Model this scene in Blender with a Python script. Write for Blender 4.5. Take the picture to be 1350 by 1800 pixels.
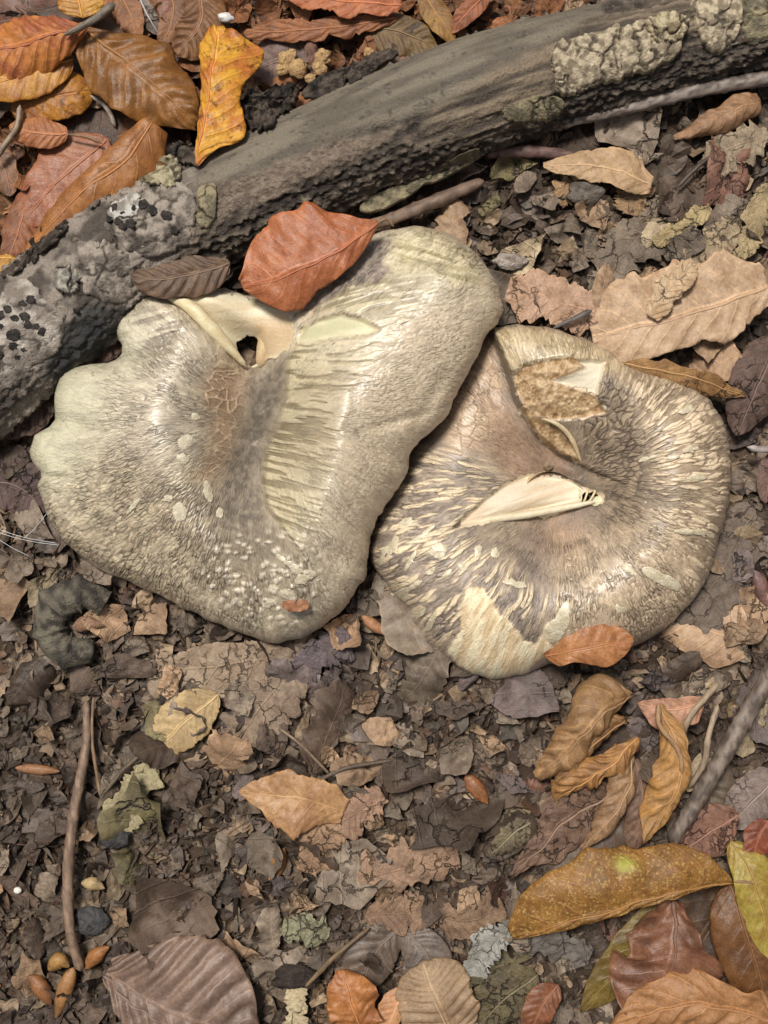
import bpy, math, random
import numpy as np

# ------------------------------------------------------------------ camera, sky, sun, exposure
for o in list(bpy.data.objects):
    bpy.data.objects.remove(o)
S = 0.00025            # metres per unit (one unit = one pixel of the photograph on the ground)
HC = 2400.0            # camera height in units
CX, CY = 675.0, 900.0
scene = bpy.context.scene
cam_d = bpy.data.cameras.new('camera')
cam = bpy.data.objects.new('camera', cam_d)
scene.collection.objects.link(cam)
cam.location = (0, 0, HC * S)
cam_d.sensor_fit = 'VERTICAL'
cam_d.angle_y = 2 * math.atan(900.0 / HC)
cam_d.clip_start = 0.01
cam_d.clip_end = 100
scene.camera = cam

SUN_EL, SUN_AZ = math.radians(67), math.radians(-30)     # azimuth from +Y, clockwise
world = bpy.data.worlds.new('World'); scene.world = world; world.use_nodes = True
wn, wl_ = world.node_tree.nodes, world.node_tree.links
bg = wn['Background']
sky = wn.new('ShaderNodeTexSky'); sky.sky_type = 'NISHITA'; sky.sun_disc = False
sky.sun_elevation = SUN_EL; sky.sun_rotation = SUN_AZ
sky.air_density = 1.0; sky.dust_density = 6.0; sky.ozone_density = 1.0
hs = wn.new('ShaderNodeHueSaturation'); hs.inputs['Saturation'].default_value = 0.25
wl_.new(sky.outputs[0], hs.inputs['Color']); wl_.new(hs.outputs[0], bg.inputs['Color'])
bg.inputs['Strength'].default_value = 0.052
sun_d = bpy.data.lights.new('sun', 'SUN'); sun_d.energy = 3.1; sun_d.angle = math.radians(12)
sun_d.color = (1.0, 0.95, 0.87)
sun = bpy.data.objects.new('sun', sun_d); scene.collection.objects.link(sun)
sun.rotation_euler = (math.radians(90) - SUN_EL, 0, math.pi - SUN_AZ)
sun.rotation_euler = (-(math.pi / 2 - SUN_EL), 0, -SUN_AZ)
vs = scene.view_settings
vs.view_transform = 'Standard'; vs.look = 'None'; vs.gamma = 1.0; vs.exposure = 0.32

# ------------------------------------------------------------------ helpers
COL = scene.collection
rng = np.random.default_rng(7)
R = math.radians

def lin(c, k=0.85):
    c = np.asarray(c, float) / 255.0
    return np.where(c <= 0.04045, c / 12.92, ((c + 0.055) / 1.055) ** 2.4) * k

def plan(px, py, z):
    """point seen at a photo position, at height z -> plan units"""
    f = 1 - np.asarray(z, float) / HC
    return (np.asarray(px, float) - CX) * f, (CY - np.asarray(py, float)) * f

def photo(X, Y, z):
    f = 1 - z / HC
    return X / f + CX, CY - Y / f

def _h(ix, iy, iz, seed):
    n = (ix.astype(np.int64) * 374761393 + iy.astype(np.int64) * 668265263 + iz.astype(np.int64) * 2147483647 + seed * 1274126177) & 0xFFFFFFFF
    n = ((n ^ (n >> 13)) * 1274126177) & 0xFFFFFFFF
    n = ((n ^ (n >> 15)) * 2246822519) & 0xFFFFFFFF
    n = n ^ (n >> 16)
    return (n & 0xFFFFFF).astype(float) / 0xFFFFFF

def vnoise(P, seed=0):
    P = np.asarray(P, float)
    if P.shape[1] == 2: P = np.column_stack([P, np.zeros(len(P))])
    i = np.floor(P); f = P - i; f = f * f * (3 - 2 * f); i = i.astype(np.int64)
    r = 0
    for dx in (0, 1):
        wx = f[:, 0] if dx else 1 - f[:, 0]
        for dy in (0, 1):
            wy = f[:, 1] if dy else 1 - f[:, 1]
            for dz in (0, 1):
                wz = f[:, 2] if dz else 1 - f[:, 2]
                r = r + wx * wy * wz * _h(i[:, 0] + dx, i[:, 1] + dy, i[:, 2] + dz, seed)
    return r

def fbm(P, octv=4, seed=0, gain=0.5):
    P = np.asarray(P, float); a, t, r = 1.0, 0.0, 0
    for k in range(octv):
        r = r + a * vnoise(P * 2 ** k, seed + k * 17); t += a; a *= gain
    return r / t

def worley(P, seed=0, jit=0.9):
    P = np.asarray(P, float); two = P.shape[1] == 2
    if two: P = np.column_stack([P, np.full(len(P), .5)])
    i = np.floor(P).astype(np.int64)
    f1 = np.full(len(P), 9.0); f2 = np.full(len(P), 9.0); idr = np.zeros(len(P))
    for dx in (-1, 0, 1):
        for dy in (-1, 0, 1):
            for dz in ((0,) if two else (-1, 0, 1)):
                a, b, c = i[:, 0] + dx, i[:, 1] + dy, i[:, 2] + dz
                q = [a + .5 + jit * (_h(a, b, c, seed + 1) - .5), b + .5 + jit * (_h(a, b, c, seed + 2) - .5), c + .5 + (0 if two else jit) * (_h(a, b, c, seed + 3) - .5)]
                d = np.sqrt((P[:, 0] - q[0]) ** 2 + (P[:, 1] - q[1]) ** 2 + (P[:, 2] - q[2]) ** 2)
                hid = _h(a, b, c, seed + 9)
                m = d < f1
                f2 = np.where(m, f1, np.minimum(f2, d)); idr = np.where(m, hid, idr); f1 = np.where(m, d, f1)
    return f1, f2, idr

def sst(a, b, x):
    t = np.clip((x - a) / (b - a), 0, 1); return t * t * (3 - 2 * t)

def seg_dist(P, poly, closed=True):
    """distance to a polyline and signed side of the nearest segment"""
    poly = np.asarray(poly, float); n = len(poly)
    best = np.full(len(P), 1e9); side = np.zeros(len(P))
    for k in range(n if closed else n - 1):
        a, b = poly[k], poly[(k + 1) % n]; ab = b - a; L = ab @ ab + 1e-9
        t = np.clip(((P[:, 0] - a[0]) * ab[0] + (P[:, 1] - a[1]) * ab[1]) / L, 0, 1)
        dx, dy = P[:, 0] - a[0] - t * ab[0], P[:, 1] - a[1] - t * ab[1]
        d = np.hypot(dx, dy); m = d < best
        side = np.where(m, np.sign(ab[0] * dy - ab[1] * dx), side); best = np.where(m, d, best)
    return best, side

def inside(P, poly):
    poly = np.asarray(poly, float); r = np.zeros(len(P), bool); n = len(poly)
    for k in range(n):
        x1, y1 = poly[k]; x2, y2 = poly[(k + 1) % n]
        c = ((y1 > P[:, 1]) != (y2 > P[:, 1]))
        xi = (x2 - x1) * (P[:, 1] - y1) / ((y2 - y1) if y2 != y1 else 1e-9) + x1
        r ^= c & (P[:, 0] < xi)
    return r

def sdf(P, poly):
    d, _ = seg_dist(P, poly); return np.where(inside(P, poly), -d, d)

def pmask(P, poly, soft=12, wob=0, seed=3):
    d = sdf(P, poly)
    if wob: d = d + (fbm(P / 22.0, 3, seed) - .5) * 2 * wob
    return 1 - sst(-soft, soft, d)

def blob(P, cx, cy, rx, ry, rot=0):
    c, s = math.cos(R(rot)), math.sin(R(rot)); dx, dy = P[:, 0] - cx, P[:, 1] - cy
    return np.exp(-(((dx * c + dy * s) / rx) ** 2 + ((-dx * s + dy * c) / ry) ** 2))

def catmull(pts, n, closed=False):
    p = np.asarray(pts, float); m = len(p)
    if closed: q = np.vstack([p[-1], p, p[0], p[1]]); segs = m
    else: q = np.vstack([2 * p[0] - p[1], p, 2 * p[-1] - p[-2]]); segs = m - 1
    out = []
    for t in np.linspace(0, segs, 40 * segs + 1)[: (40 * segs if closed else None)]:
        k = min(int(t), segs - 1); f = t - k; a, b, c, d = q[k], q[k + 1], q[k + 2], q[k + 3]
        out.append(.5 * (2 * b + (c - a) * f + (2 * a - 5 * b + 4 * c - d) * f * f + (3 * b - a - 3 * c + d) * f ** 3))
    out = np.array(out)
    if closed: out = np.vstack([out, out[0]])
    L = np.concatenate([[0], np.cumsum(np.linalg.norm(np.diff(out, axis=0), axis=1))])
    s = np.linspace(0, L[-1], n + 1) if closed else np.linspace(0, L[-1], n)
    if closed: s = s[:-1]
    return np.column_stack([np.interp(s, L, out[:, k]) for k in range(p.shape[1])])

def jag(t, seed, n=14, fine=.35):
    """angular broken-edge noise in 0..1"""
    r = np.random.default_rng(seed * 31 + 5); k = np.sort(np.concatenate([[0, 1], r.random(n)])); k2 = np.sort(np.concatenate([[0, 1], r.random(n * 4)]))
    return np.clip(np.interp(t, k, r.random(len(k))) * (1 - fine) + np.interp(t, k2, r.random(len(k2))) * fine, 0, 1)

def mesh_obj(name, V, F, mat, parent=None, base=(0, 0, 0), col=None, uv=None, smooth=True, colour=None, tint=None, flow=None, fibre=None):
    """V in units; base in units is the origin of the object's thing"""
    me = bpy.data.meshes.new(name)
    V = (np.asarray(V, float) - np.asarray(base, float)) * S
    F = np.asarray(F)
    me.vertices.add(len(V)); me.vertices.foreach_set('co', V.astype(np.float32).ravel())
    k = F.shape[1]
    me.loops.add(F.size); me.loops.foreach_set('vertex_index', F.astype(np.int32).ravel())
    me.polygons.add(len(F)); me.polygons.foreach_set('loop_start', np.arange(0, F.size, k, dtype=np.int32))
    me.polygons.foreach_set('loop_total', np.full(len(F), k, np.int32))
    me.polygons.foreach_set('use_smooth', np.full(len(F), smooth, bool))
    if col is not None:
        a = me.color_attributes.new('col', 'FLOAT_COLOR', 'POINT')
        a.data.foreach_set('color', (col if col.shape[1] == 4 else np.column_stack([col, np.ones(len(col))])).astype(np.float32).ravel())
    if flow is not None:
        a = me.attributes.new('flow', 'FLOAT_VECTOR', 'POINT'); a.data.foreach_set('vector', flow.astype(np.float32).ravel())
    if fibre is not None:
        a = me.attributes.new('fibre', 'FLOAT', 'POINT'); a.data.foreach_set('value', fibre.astype(np.float32))
    if uv is not None:
        u = me.uv_layers.new(name='UVMap'); u.data.foreach_set('uv', np.asarray(uv)[F.ravel()].astype(np.float32).ravel())
    me.update(calc_edges=True); me.validate()
    me.materials.append(mat)
    o = bpy.data.objects.new(name, me); COL.objects.link(o)
    if parent is not None: o.parent = parent
    else: o.location = [b * S for b in base]
    if colour is not None: o.color = (*colour, 1)
    if tint is not None: o['tint'] = [float(x) for x in tint]
    return o

def grid_faces(nu, nv, wrap_u=False):
    i, j = np.meshgrid(np.arange(nu if wrap_u else nu - 1), np.arange(nv - 1), indexing='ij')
    i2 = (i + 1) % nu
    return np.column_stack([(i * nv + j).ravel(), (i2 * nv + j).ravel(), (i2 * nv + j + 1).ravel(), (i * nv + j + 1).ravel()])

def thing(name, base, label, cat, group=None):
    o = bpy.data.objects.new(name, None); COL.objects.link(o)
    o.location = [b * S for b in base]; o.empty_display_size = .01
    o['label'] = label; o['category'] = cat
    if group: o['group'] = group
    return o

def tag(o, label, cat, group=None):
    o['label'] = label; o['category'] = cat
    if group: o['group'] = group
    return o

# ------------------------------------------------------------------ materials
def new_mat(name):
    m = bpy.data.materials.new(name); m.use_nodes = True
    nt = m.node_tree; b = nt.nodes['Principled BSDF']
    return m, nt.nodes, nt.links, b

def mk(nodes, links):
    def N(t, **kw):
        n = nodes.new(t)
        for k, v in kw.items():
            if k == 'inp':
                for kk, vv in v.items():
                    if hasattr(vv, 'is_output'): links.new(vv, n.inputs[kk])
                    else: n.inputs[kk].default_value = vv
            else: setattr(n, k, v)
        return n
    def M(op, a, b=None, c=None, clamp=False):
        n = nodes.new('ShaderNodeMath'); n.operation = op; n.use_clamp = clamp
        for k, v in enumerate((a, b, c)):
            if v is None: continue
            if hasattr(v, 'is_output'): links.new(v, n.inputs[k])
            else: n.inputs[k].default_value = v
        return n.outputs[0]
    def MIX(f, a, b, mode='MIX'):
        n = nodes.new('ShaderNodeMix'); n.data_type = 'RGBA'; n.blend_type = mode
        for k, v in ((0, f), (6, a), (7, b)):
            if hasattr(v, 'is_output'): links.new(v, n.inputs[k])
            else: n.inputs[k].default_value = v if k == 0 else (*v[:3], 1)
        return n.outputs[2]
    def RAMP(x, a, b):
        n = nodes.new('ShaderNodeMapRange'); n.interpolation_type = 'SMOOTHSTEP'
        links.new(x, n.inputs[0]); n.inputs[1].default_value = a; n.inputs[2].default_value = b
        return n.outputs[0]
    return N, M, MIX, RAMP

def leaf_material(name, vein=0.5, spots=0.5, rough=0.52, use_attr=False, green=None, bump=0.5, cracks=0.0):
    m, nd, lk, b = new_mat(name); N, M, MIX, RAMP = mk(nd, lk)
    tc = N('ShaderNodeTexCoord'); oi = N('ShaderNodeObjectInfo')
    w = M('MULTIPLY', oi.outputs['Random'], 50)
    if use_attr:
        c1 = N('ShaderNodeAttribute', attribute_name='col').outputs['Color']; c2 = MIX(1.0, c1, (.62, .58, .55), 'MULTIPLY')
    else:
        c1 = oi.outputs['Color']; c2 = N('ShaderNodeAttribute', attribute_type='OBJECT', attribute_name='tint').outputs['Color']
    def noise(sc, det=4, ro=.55):
        n = N('ShaderNodeTexNoise', noise_dimensions='4D', inp={'Vector': tc.outputs['Object'], 'W': w, 'Scale': sc, 'Detail': det, 'Roughness': ro})
        return n.outputs['Fac']
    n1, n2, n3 = noise(95, 6, .65), noise(700, 5, .7), noise(230, 5, .7)
    c = MIX(RAMP(n1, .40, .60), c1, c2)
    c = MIX(M('MULTIPLY', RAMP(noise(300, 5, .7), .48, .66), .45), c, MIX(1.0, c, (.55, .52, .5), 'MULTIPLY'))
    g = M('MULTIPLY_ADD', n2, 1.3, 0.36)
    c = MIX(1.0, c, N('ShaderNodeCombineColor', inp={0: g, 1: g, 2: g}).outputs[0], 'MULTIPLY')
    sp = M('MULTIPLY', RAMP(n3, .62 - .08 * (spots > .9), .72 - .08 * (spots > .9)), spots)
    c = MIX(sp, c, MIX(1.0, c, (.30, .24, .2), 'MULTIPLY'))
    vein_h = None
    if vein > 0:
        uv = N('ShaderNodeSeparateXYZ', inp={0: tc.outputs['UV']})
        s = M('ABSOLUTE', M('MULTIPLY_ADD', uv.outputs[1], 2, -1))
        ph = M('MULTIPLY', M('SUBTRACT', uv.outputs[0], M('MULTIPLY', s, .2)), 8)
        ph = M('ADD', ph, M('MULTIPLY', n1, .35))
        fr = M('ABSOLUTE', M('SUBTRACT', M('FRACT', ph), .5))
        v = M('SUBTRACT', 1, RAMP(fr, .015, .075)); mid = M('SUBTRACT', 1, RAMP(s, .01, .05))
        v = M('MULTIPLY', v, M('SUBTRACT', 1, M('MULTIPLY', s, .45)))
        vn = M('MAXIMUM', v, mid)
        # tertiary net
        vo = N('ShaderNodeTexVoronoi', feature='DISTANCE_TO_EDGE', inp={'Vector': tc.outputs['Object'], 'Scale': 750.0})
        net = M('MULTIPLY', M('SUBTRACT', 1, RAMP(vo.outputs[0], .02, .12)), .35)
        vn = M('MAXIMUM', vn, M('MULTIPLY', net, .6))
        lt = MIX(1.0, MIX(1.0, c, (1.7, 1.6, 1.45), 'MULTIPLY'), (.03, .025, .018), 'ADD')
        c = MIX(M('MULTIPLY', vn, vein), c, lt)
        ed = RAMP(s, .9, 1.0); c = MIX(M('MULTIPLY', ed, .35), c, lt)
        vein_h = vn
    crk = None
    if cracks > 0:
        wv = N('ShaderNodeVectorMath', operation='MULTIPLY_ADD', inp={0: N('ShaderNodeTexNoise', inp={'Vector': tc.outputs['Object'], 'Scale': 300.0, 'Detail': 3}).outputs['Color'], 1: (.006, .006, .006), 2: tc.outputs['Object']})
        vc = N('ShaderNodeTexVoronoi', voronoi_dimensions='4D', feature='DISTANCE_TO_EDGE', inp={'Vector': wv.outputs[0], 'W': w, 'Scale': 120.0})
        crk = M('MULTIPLY', M('SUBTRACT', 1, RAMP(vc.outputs[0], .0, .05)), RAMP(noise(60, 3), .45, .58))
        c = MIX(M('MULTIPLY', crk, cracks), c, (.02, .015, .012))
    if green:
        uvs = N('ShaderNodeSeparateXYZ', inp={0: tc.outputs['UV']})
        du, dv = M('DIVIDE', M('SUBTRACT', uvs.outputs[0], green[0]), .075), M('DIVIDE', M('SUBTRACT', uvs.outputs[1], green[1]), .13)
        d = M('ADD', M('SQRT', M('ADD', M('MULTIPLY', du, du), M('MULTIPLY', dv, dv))), M('MULTIPLY_ADD', n3, 1.6, -.8))
        c = MIX(M('MULTIPLY', M('SUBTRACT', 1, RAMP(d, .1, 1.0)), .75), c, tuple(lin((160, 160, 62))))
        fl = RAMP(noise(900, 3, .7), .5, .66)
        c = MIX(M('MULTIPLY', fl, .45), c, tuple(lin((215, 180, 105))))
    lk.new(c, b.inputs['Base Color'])
    b.inputs['Specular IOR Level'].default_value = .38
    lk.new(M('MULTIPLY_ADD', n2, .3, rough - .15), b.inputs['Roughness'])
    hgt = M('MULTIPLY_ADD', n2, .6, M('MULTIPLY', noise(260, 4), 1.2))
    if crk is not None: hgt = M('MULTIPLY_ADD', crk, -2.5, hgt)
    if vein_h is not None: hgt = M('MULTIPLY_ADD', vein_h, .6, hgt)
    bp = N('ShaderNodeBump', inp={'Strength': bump, 'Distance': .0007, 'Height': hgt}); lk.new(bp.outputs[0], b.inputs['Normal'])
    return m

def attr_material(name, rough=.5, spec=.4, grain=(1400, .35), bump=(900, .4, .0004), sss=0):
    m, nd, lk, b = new_mat(name); N, M, MIX, RAMP = mk(nd, lk)
    tc = N('ShaderNodeTexCoord'); c = N('ShaderNodeAttribute', attribute_name='col').outputs['Color']
    n = N('ShaderNodeTexNoise', inp={'Vector': tc.outputs['Object'], 'Scale': grain[0], 'Detail': 4, 'Roughness': .65}).outputs['Fac']
    g = M('MULTIPLY_ADD', n, grain[1] * 2, 1 - grain[1])
    c = MIX(1.0, c, N('ShaderNodeCombineColor', inp={0: g, 1: g, 2: g}).outputs[0], 'MULTIPLY')
    lk.new(c, b.inputs['Base Color']); b.inputs['Specular IOR Level'].default_value = spec
    lk.new(M('MULTIPLY_ADD', n, .25, rough - .125), b.inputs['Roughness'])
    n2 = N('ShaderNodeTexNoise', inp={'Vector': tc.outputs['Object'], 'Scale': bump[0], 'Detail': 5, 'Roughness': .6}).outputs['Fac']
    bp = N('ShaderNodeBump', inp={'Strength': bump[1], 'Distance': bump[2], 'Height': n2}); lk.new(bp.outputs[0], b.inputs['Normal'])
    if sss:
        b.inputs['Subsurface Weight'].default_value = sss; b.inputs['Subsurface Radius'].default_value = (1, .7, .4); b.inputs['Subsurface Scale'].default_value = .002
    return m

def cap_material():
    m, nd, lk, b = new_mat('cap_skin'); N, M, MIX, RAMP = mk(nd, lk)
    tc = N('ShaderNodeTexCoord'); at = N('ShaderNodeAttribute', attribute_name='col'); c = at.outputs['Color']; fl = N('ShaderNodeAttribute', attribute_name='flow').outputs['Vector']
    f1 = N('ShaderNodeTexNoise', inp={'Vector': fl, 'Scale': 1.25, 'Detail': 5, 'Roughness': .62}).outputs['Fac']
    f2 = N('ShaderNodeTexNoise', inp={'Vector': tc.outputs['Object'], 'Scale': 1300, 'Detail': 4, 'Roughness': .7}).outputs['Fac']
    pt = N('ShaderNodeTexNoise', inp={'Vector': tc.outputs['Object'], 'Scale': 90, 'Detail': 3}).outputs['Fac']
    dk = M('MULTIPLY', M('MULTIPLY', M('SUBTRACT', 1, RAMP(f1, .38, .49)), M('MULTIPLY_ADD', RAMP(pt, .35, .65), .6, .36)), N('ShaderNodeAttribute', attribute_name='fibre').outputs['Fac'])
    c = MIX(dk, c, MIX(1.0, c, (.40, .36, .30), 'MULTIPLY'))
    fb = N('ShaderNodeAttribute', attribute_name='fibre').outputs['Fac']
    vo = N('ShaderNodeTexVoronoi', feature='F1', inp={'Vector': fl, 'Scale': .62}); ve = N('ShaderNodeTexVoronoi', feature='DISTANCE_TO_EDGE', inp={'Vector': fl, 'Scale': .62})
    cv = N('ShaderNodeSeparateColor', inp={0: vo.outputs['Color']}).outputs[0]
    eg = M('MULTIPLY', M('SUBTRACT', 1, RAMP(ve.outputs[0], .02, .16)), M('MULTIPLY', RAMP(pt, .38, .6), fb))
    g = M('MULTIPLY', M('MULTIPLY_ADD', f2, .8, .63), M('MULTIPLY_ADD', M('MULTIPLY', M('SUBTRACT', cv, .5), fb), .34, 1.0))
    g = M('MULTIPLY', g, M('SUBTRACT', 1, M('MULTIPLY', eg, .34)))
    c = MIX(1.0, c, N('ShaderNodeCombineColor', inp={0: g, 1: g, 2: g}).outputs[0], 'MULTIPLY')
    lk.new(c, b.inputs['Base Color']); b.inputs['Specular IOR Level'].default_value = .5
    lk.new(M('MULTIPLY_ADD', f2, .3, .42), b.inputs['Roughness'])
    lk.new(M('MULTIPLY', at.outputs['Alpha'], .85), b.inputs['Coat Weight']); b.inputs['Coat Roughness'].default_value = .37; b.inputs['Coat IOR'].default_value = 1.6
    h = M('SUBTRACT', M('MULTIPLY_ADD', f2, .5, M('MULTIPLY', f1, 1.2)), M('MULTIPLY', eg, .7))
    bp = N('ShaderNodeBump', inp={'Strength': .85, 'Distance': .0007, 'Height': h}); lk.new(bp.outputs[0], b.inputs['Normal'])
    return m

MAT = {}
MAT['leaf'] = leaf_material('dry_leaf')
MAT['leaf_spotted'] = leaf_material('spotted_leaf', vein=.6, spots=.95, rough=.45)
MAT['leaf_plain'] = leaf_material('weathered_leaf', vein=.25, spots=.6, rough=.62, cracks=.75, bump=.8)
MAT['leaf_smooth'] = leaf_material('glossy_leaf', vein=.35, spots=.5, rough=.42, bump=.4)
MAT['leaf_green'] = leaf_material('leaf_with_green_spot', vein=.12, spots=.4, rough=.5, green=(.45, .84))
MAT['mulch'] = leaf_material('mulch_crumbs', vein=0, spots=.5, rough=.65, use_attr=True, bump=.7)
MAT['cap'] = cap_material()
MAT['flesh'] = attr_material('torn_flesh', rough=.45, spec=.45, grain=(900, .15), bump=(800, .5, .0006))
MAT['bark'] = attr_material('bark', rough=.68, spec=.3, grain=(1100, .45), bump=(900, 1.0, .0014))
MAT['twig'] = attr_material('twig_bark', rough=.5, spec=.4, grain=(1500, .35), bump=(1200, .5, .0006))
MAT['soil'] = attr_material('soil', rough=.8, spec=.2, grain=(900, .5), bump=(500, 1.0, .002))

# ------------------------------------------------------------------ ground
def ground_h(X, Y):
    P = np.column_stack([np.atleast_1d(X), np.atleast_1d(Y)])
    return (fbm(P / 260.0, 3, 5) - .5) * 36 + (fbm(P / 60.0, 3, 15) - .5) * 14 - 4

def build_ground():
    a = np.concatenate([-np.geomspace(8000, 1000, 16)[:-1], np.linspace(-1000, 1000, 260), np.geomspace(1000, 8000, 16)[1:]])
    b = np.concatenate([-np.geomspace(8000, 1200, 16)[:-1], np.linspace(-1200, 1200, 300), np.geomspace(1200, 8000, 16)[1:]])
    X, Y = np.meshgrid(a, b, indexing='ij'); X, Y = X.ravel(), Y.ravel()
    P = np.column_stack([X, Y])
    z = ground_h(X, Y) + (fbm(P / 14.0, 3, 25) - .5) * 10 - 3
    n = fbm(P / 45.0, 4, 31)[:, None]
    col = lin((52, 42, 35)) * (1 - n) + lin((92, 76, 62)) * n
    o = mesh_obj('forest_floor', np.column_stack([X, Y, z]), grid_faces(len(a), len(b)), MAT['soil'], col=col)
    o['kind'] = 'structure'
build_ground()

# ------------------------------------------------------------------ mushroom caps
def rbf_fit(C):
    C = np.asarray(C, float); x, y = plan(C[:, 0], C[:, 1], C[:, 2]); Q = np.column_stack([x, y]) / 100; n = len(Q)
    d = np.linalg.norm(Q[:, None] - Q[None], axis=2); K = np.where(d > 0, d * d * np.log(d + 1e-12), 0) + np.eye(n) * .12
    A = np.zeros((n + 3, n + 3)); A[:n, :n] = K; A[:n, n] = 1; A[:n, n + 1:] = Q; A[n:, :n] = A[:n, n:].T
    s = np.linalg.solve(A, np.concatenate([C[:, 2], [0, 0, 0]]))
    def f(P):
        p = np.asarray(P) / 100; r = s[n] + p @ s[n + 1:]
        for k in range(n):
            d2 = (p[:, 0] - Q[k, 0]) ** 2 + (p[:, 1] - Q[k, 1]) ** 2
            r = r + s[k] * .5 * d2 * np.log(d2 + 1e-12)
        return r
    return f

class Cap:
    def __init__(self, outline, ctrl, center, rim_z, adjust, w=60, drop=58):
        o = np.asarray(outline, float); x, y = plan(o[:, 0], o[:, 1], rim_z)
        self.out = catmull(np.column_stack([x, y]), 1150, closed=True)
        n = np.arange(1150) / 1150 * 2 * np.pi
        wob = (fbm(np.column_stack([np.cos(n), np.sin(n)]) * 20, 4, 4) - .5) * 11
        cx, cy = plan(center[0], center[1], rim_z); self.c = np.array([cx, cy])
        dv = self.out - self.c; self.out = self.out + dv / np.linalg.norm(dv, axis=1)[:, None] * wob[:, None]
        self.H = rbf_fit(ctrl); self.w, self.drop, self.adjust = w, drop, adjust
        self.coarse = self.out[::7]
    def z(self, P):
        d, _ = seg_dist(P, self.coarse)
        d = np.where(inside(P, self.coarse), d, 0)
        f = np.sqrt(np.clip(1 - (1 - np.minimum(d / self.w, 1)) ** 2, 0, 1))
        z = self.H(P) - self.drop * (1 - f)
        px, py = photo(P[:, 0], P[:, 1], z)
        return z + self.adjust(np.column_stack([px, py]))
    def zs(self, p, it=3):
        """height under a photo position"""
        p = np.asarray(p, float); z = np.full(len(p), 100.0)
        for _ in range(it):
            x, y = plan(p[:, 0], p[:, 1], z); z = self.z(np.column_stack([x, y]))
        return x, y, z

def build_mushroom(root, base, cap, shade, flesh_polys, hole_polys, nr=210, stem=(0, 0, 40)):
    nth = len(cap.out)
    r = (np.arange(1, nr + 1) / nr) ** .8
    P = (cap.c[None, None] + r[None, :, None] * (cap.out - cap.c)[:, None, :]).reshape(-1, 2)
    z = cap.z(P)
    px, py = photo(P[:, 0], P[:, 1], z); Q = np.column_stack([px, py])
    dz, col, fcol, fz, flow, fib = shade(Q, P)
    F = grid_faces(nth, nr, wrap_u=True)
    fc = Q[F].mean(axis=1)
    fl = np.zeros(len(F), int)
    fm_v = np.zeros(len(Q))
    for k, poly in enumerate(flesh_polys):
        wq = fc + (np.column_stack([fbm(fc / 11, 3, 51), fbm(fc / 11, 3, 52)]) - .5) * 14
        fl[inside(wq, poly)] = k + 1
        wv = Q + (np.column_stack([fbm(Q / 11, 3, 51), fbm(Q / 11, 3, 52)]) - .5) * 14
        fm_v = np.maximum(fm_v, inside(wv, poly).astype(float))
    keep = np.ones(len(F), bool)
    for poly in hole_polys: keep &= ~inside(fc + (np.column_stack([fbm(fc / 7, 2, 61), fbm(fc / 7, 2, 62)]) - .5) * 5, poly)
    zz = z + np.where(fm_v > .5, fz, dz)
    V = np.column_stack([P, zz])
    def sub(mask, name, mat, c):
        f = F[mask & keep]; u, inv = np.unique(f, return_inverse=True)
        return mesh_obj(name, V[u], inv.reshape(-1, 4), mat, root, base, col=c[u], flow=flow[u], fibre=fib[u])
    skin = sub(fl == 0, 'cap', MAT['cap'], col)
    fo = [sub(fl == k + 1, 'torn_flesh', MAT['flesh'], fcol) for k in range(len(flesh_polys))]
    # close the middle of the cap
    ci = np.arange(nth) * nr
    vc = np.vstack([V[ci], [[cap.c[0], cap.c[1], V[ci][:, 2].mean()]]])
    fcn = np.column_stack([np.arange(nth), (np.arange(nth) + 1) % nth, np.full(nth, nth)])
    mesh_obj('cap_centre', vc, fcn, MAT['cap'], skin, base, col=np.vstack([col[ci], col[ci].mean(axis=0)]))
    # gills below
    sub5 = cap.out[::2]; ng = len(sub5)
    zr = V[np.arange(0, nth, 2) * nr + nr - 1][:, 2]
    rr = np.array([1.0, .985, .965, .93, .88, .8, .65, .5, .35, .2, .1]); dd = np.array([0, -7, -11, -9, -4, -8, -14, -22, -32, -46, -60])
    rip = (np.arange(ng) % 4 < 2) * 5.0
    G = []
    for a, dq in zip(rr, dd):
        p = cap.c + a * (sub5 - cap.c); zq = np.maximum(zr * a + (1 - a) * zr.mean() + dq - 2 + rip * (1 if .15 < a < .95 else 0), 6)
        G.append(np.column_stack([p, np.minimum(zq, cap.z(p) - (48 if a < .85 else 10 if a < .98 else 0))]))
    G = np.stack(G, axis=1).reshape(-1, 3)
    GF = grid_faces(ng, len(rr), wrap_u=True); gc = G[GF].mean(axis=1); gx, gy = photo(gc[:, 0], gc[:, 1], gc[:, 2] + 40)
    for poly in hole_polys:
        hc = np.mean(poly, axis=0); GF = GF[np.hypot(gx - hc[0], gy - hc[1]) > 62]; gc = G[GF].mean(axis=1); gx, gy = photo(gc[:, 0], gc[:, 1], gc[:, 2] + 40)
    mesh_obj('gills', G, GF, MAT['flesh'], root, base, col=np.tile(lin((205, 180, 140)), (len(G), 1)))
    # stem
    a = np.linspace(0, 2 * np.pi, 48, endpoint=False); hh = np.linspace(-25, stem[2], 12)
    T = []
    for an in a:
        for h in hh:
            rad = 78 - 16 * (h / 60) + 5 * math.sin(3 * an + h * .05)
            T.append((stem[0] + rad * math.cos(an), stem[1] + rad * math.sin(an), h))
    mesh_obj('stem', np.array(T), grid_faces(48, 12, wrap_u=True), MAT['flesh'], root, base, col=np.tile(lin((200, 180, 140)), (len(T), 1)))
    return skin, fo

def aniso(P, c, along, across, reff=300):
    d = P - c; r = np.hypot(d[:, 0], d[:, 1]); t = np.arctan2(d[:, 1], d[:, 0]); k = reff / across
    return np.column_stack([np.cos(t) * k, np.sin(t) * k, r / along])

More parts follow.
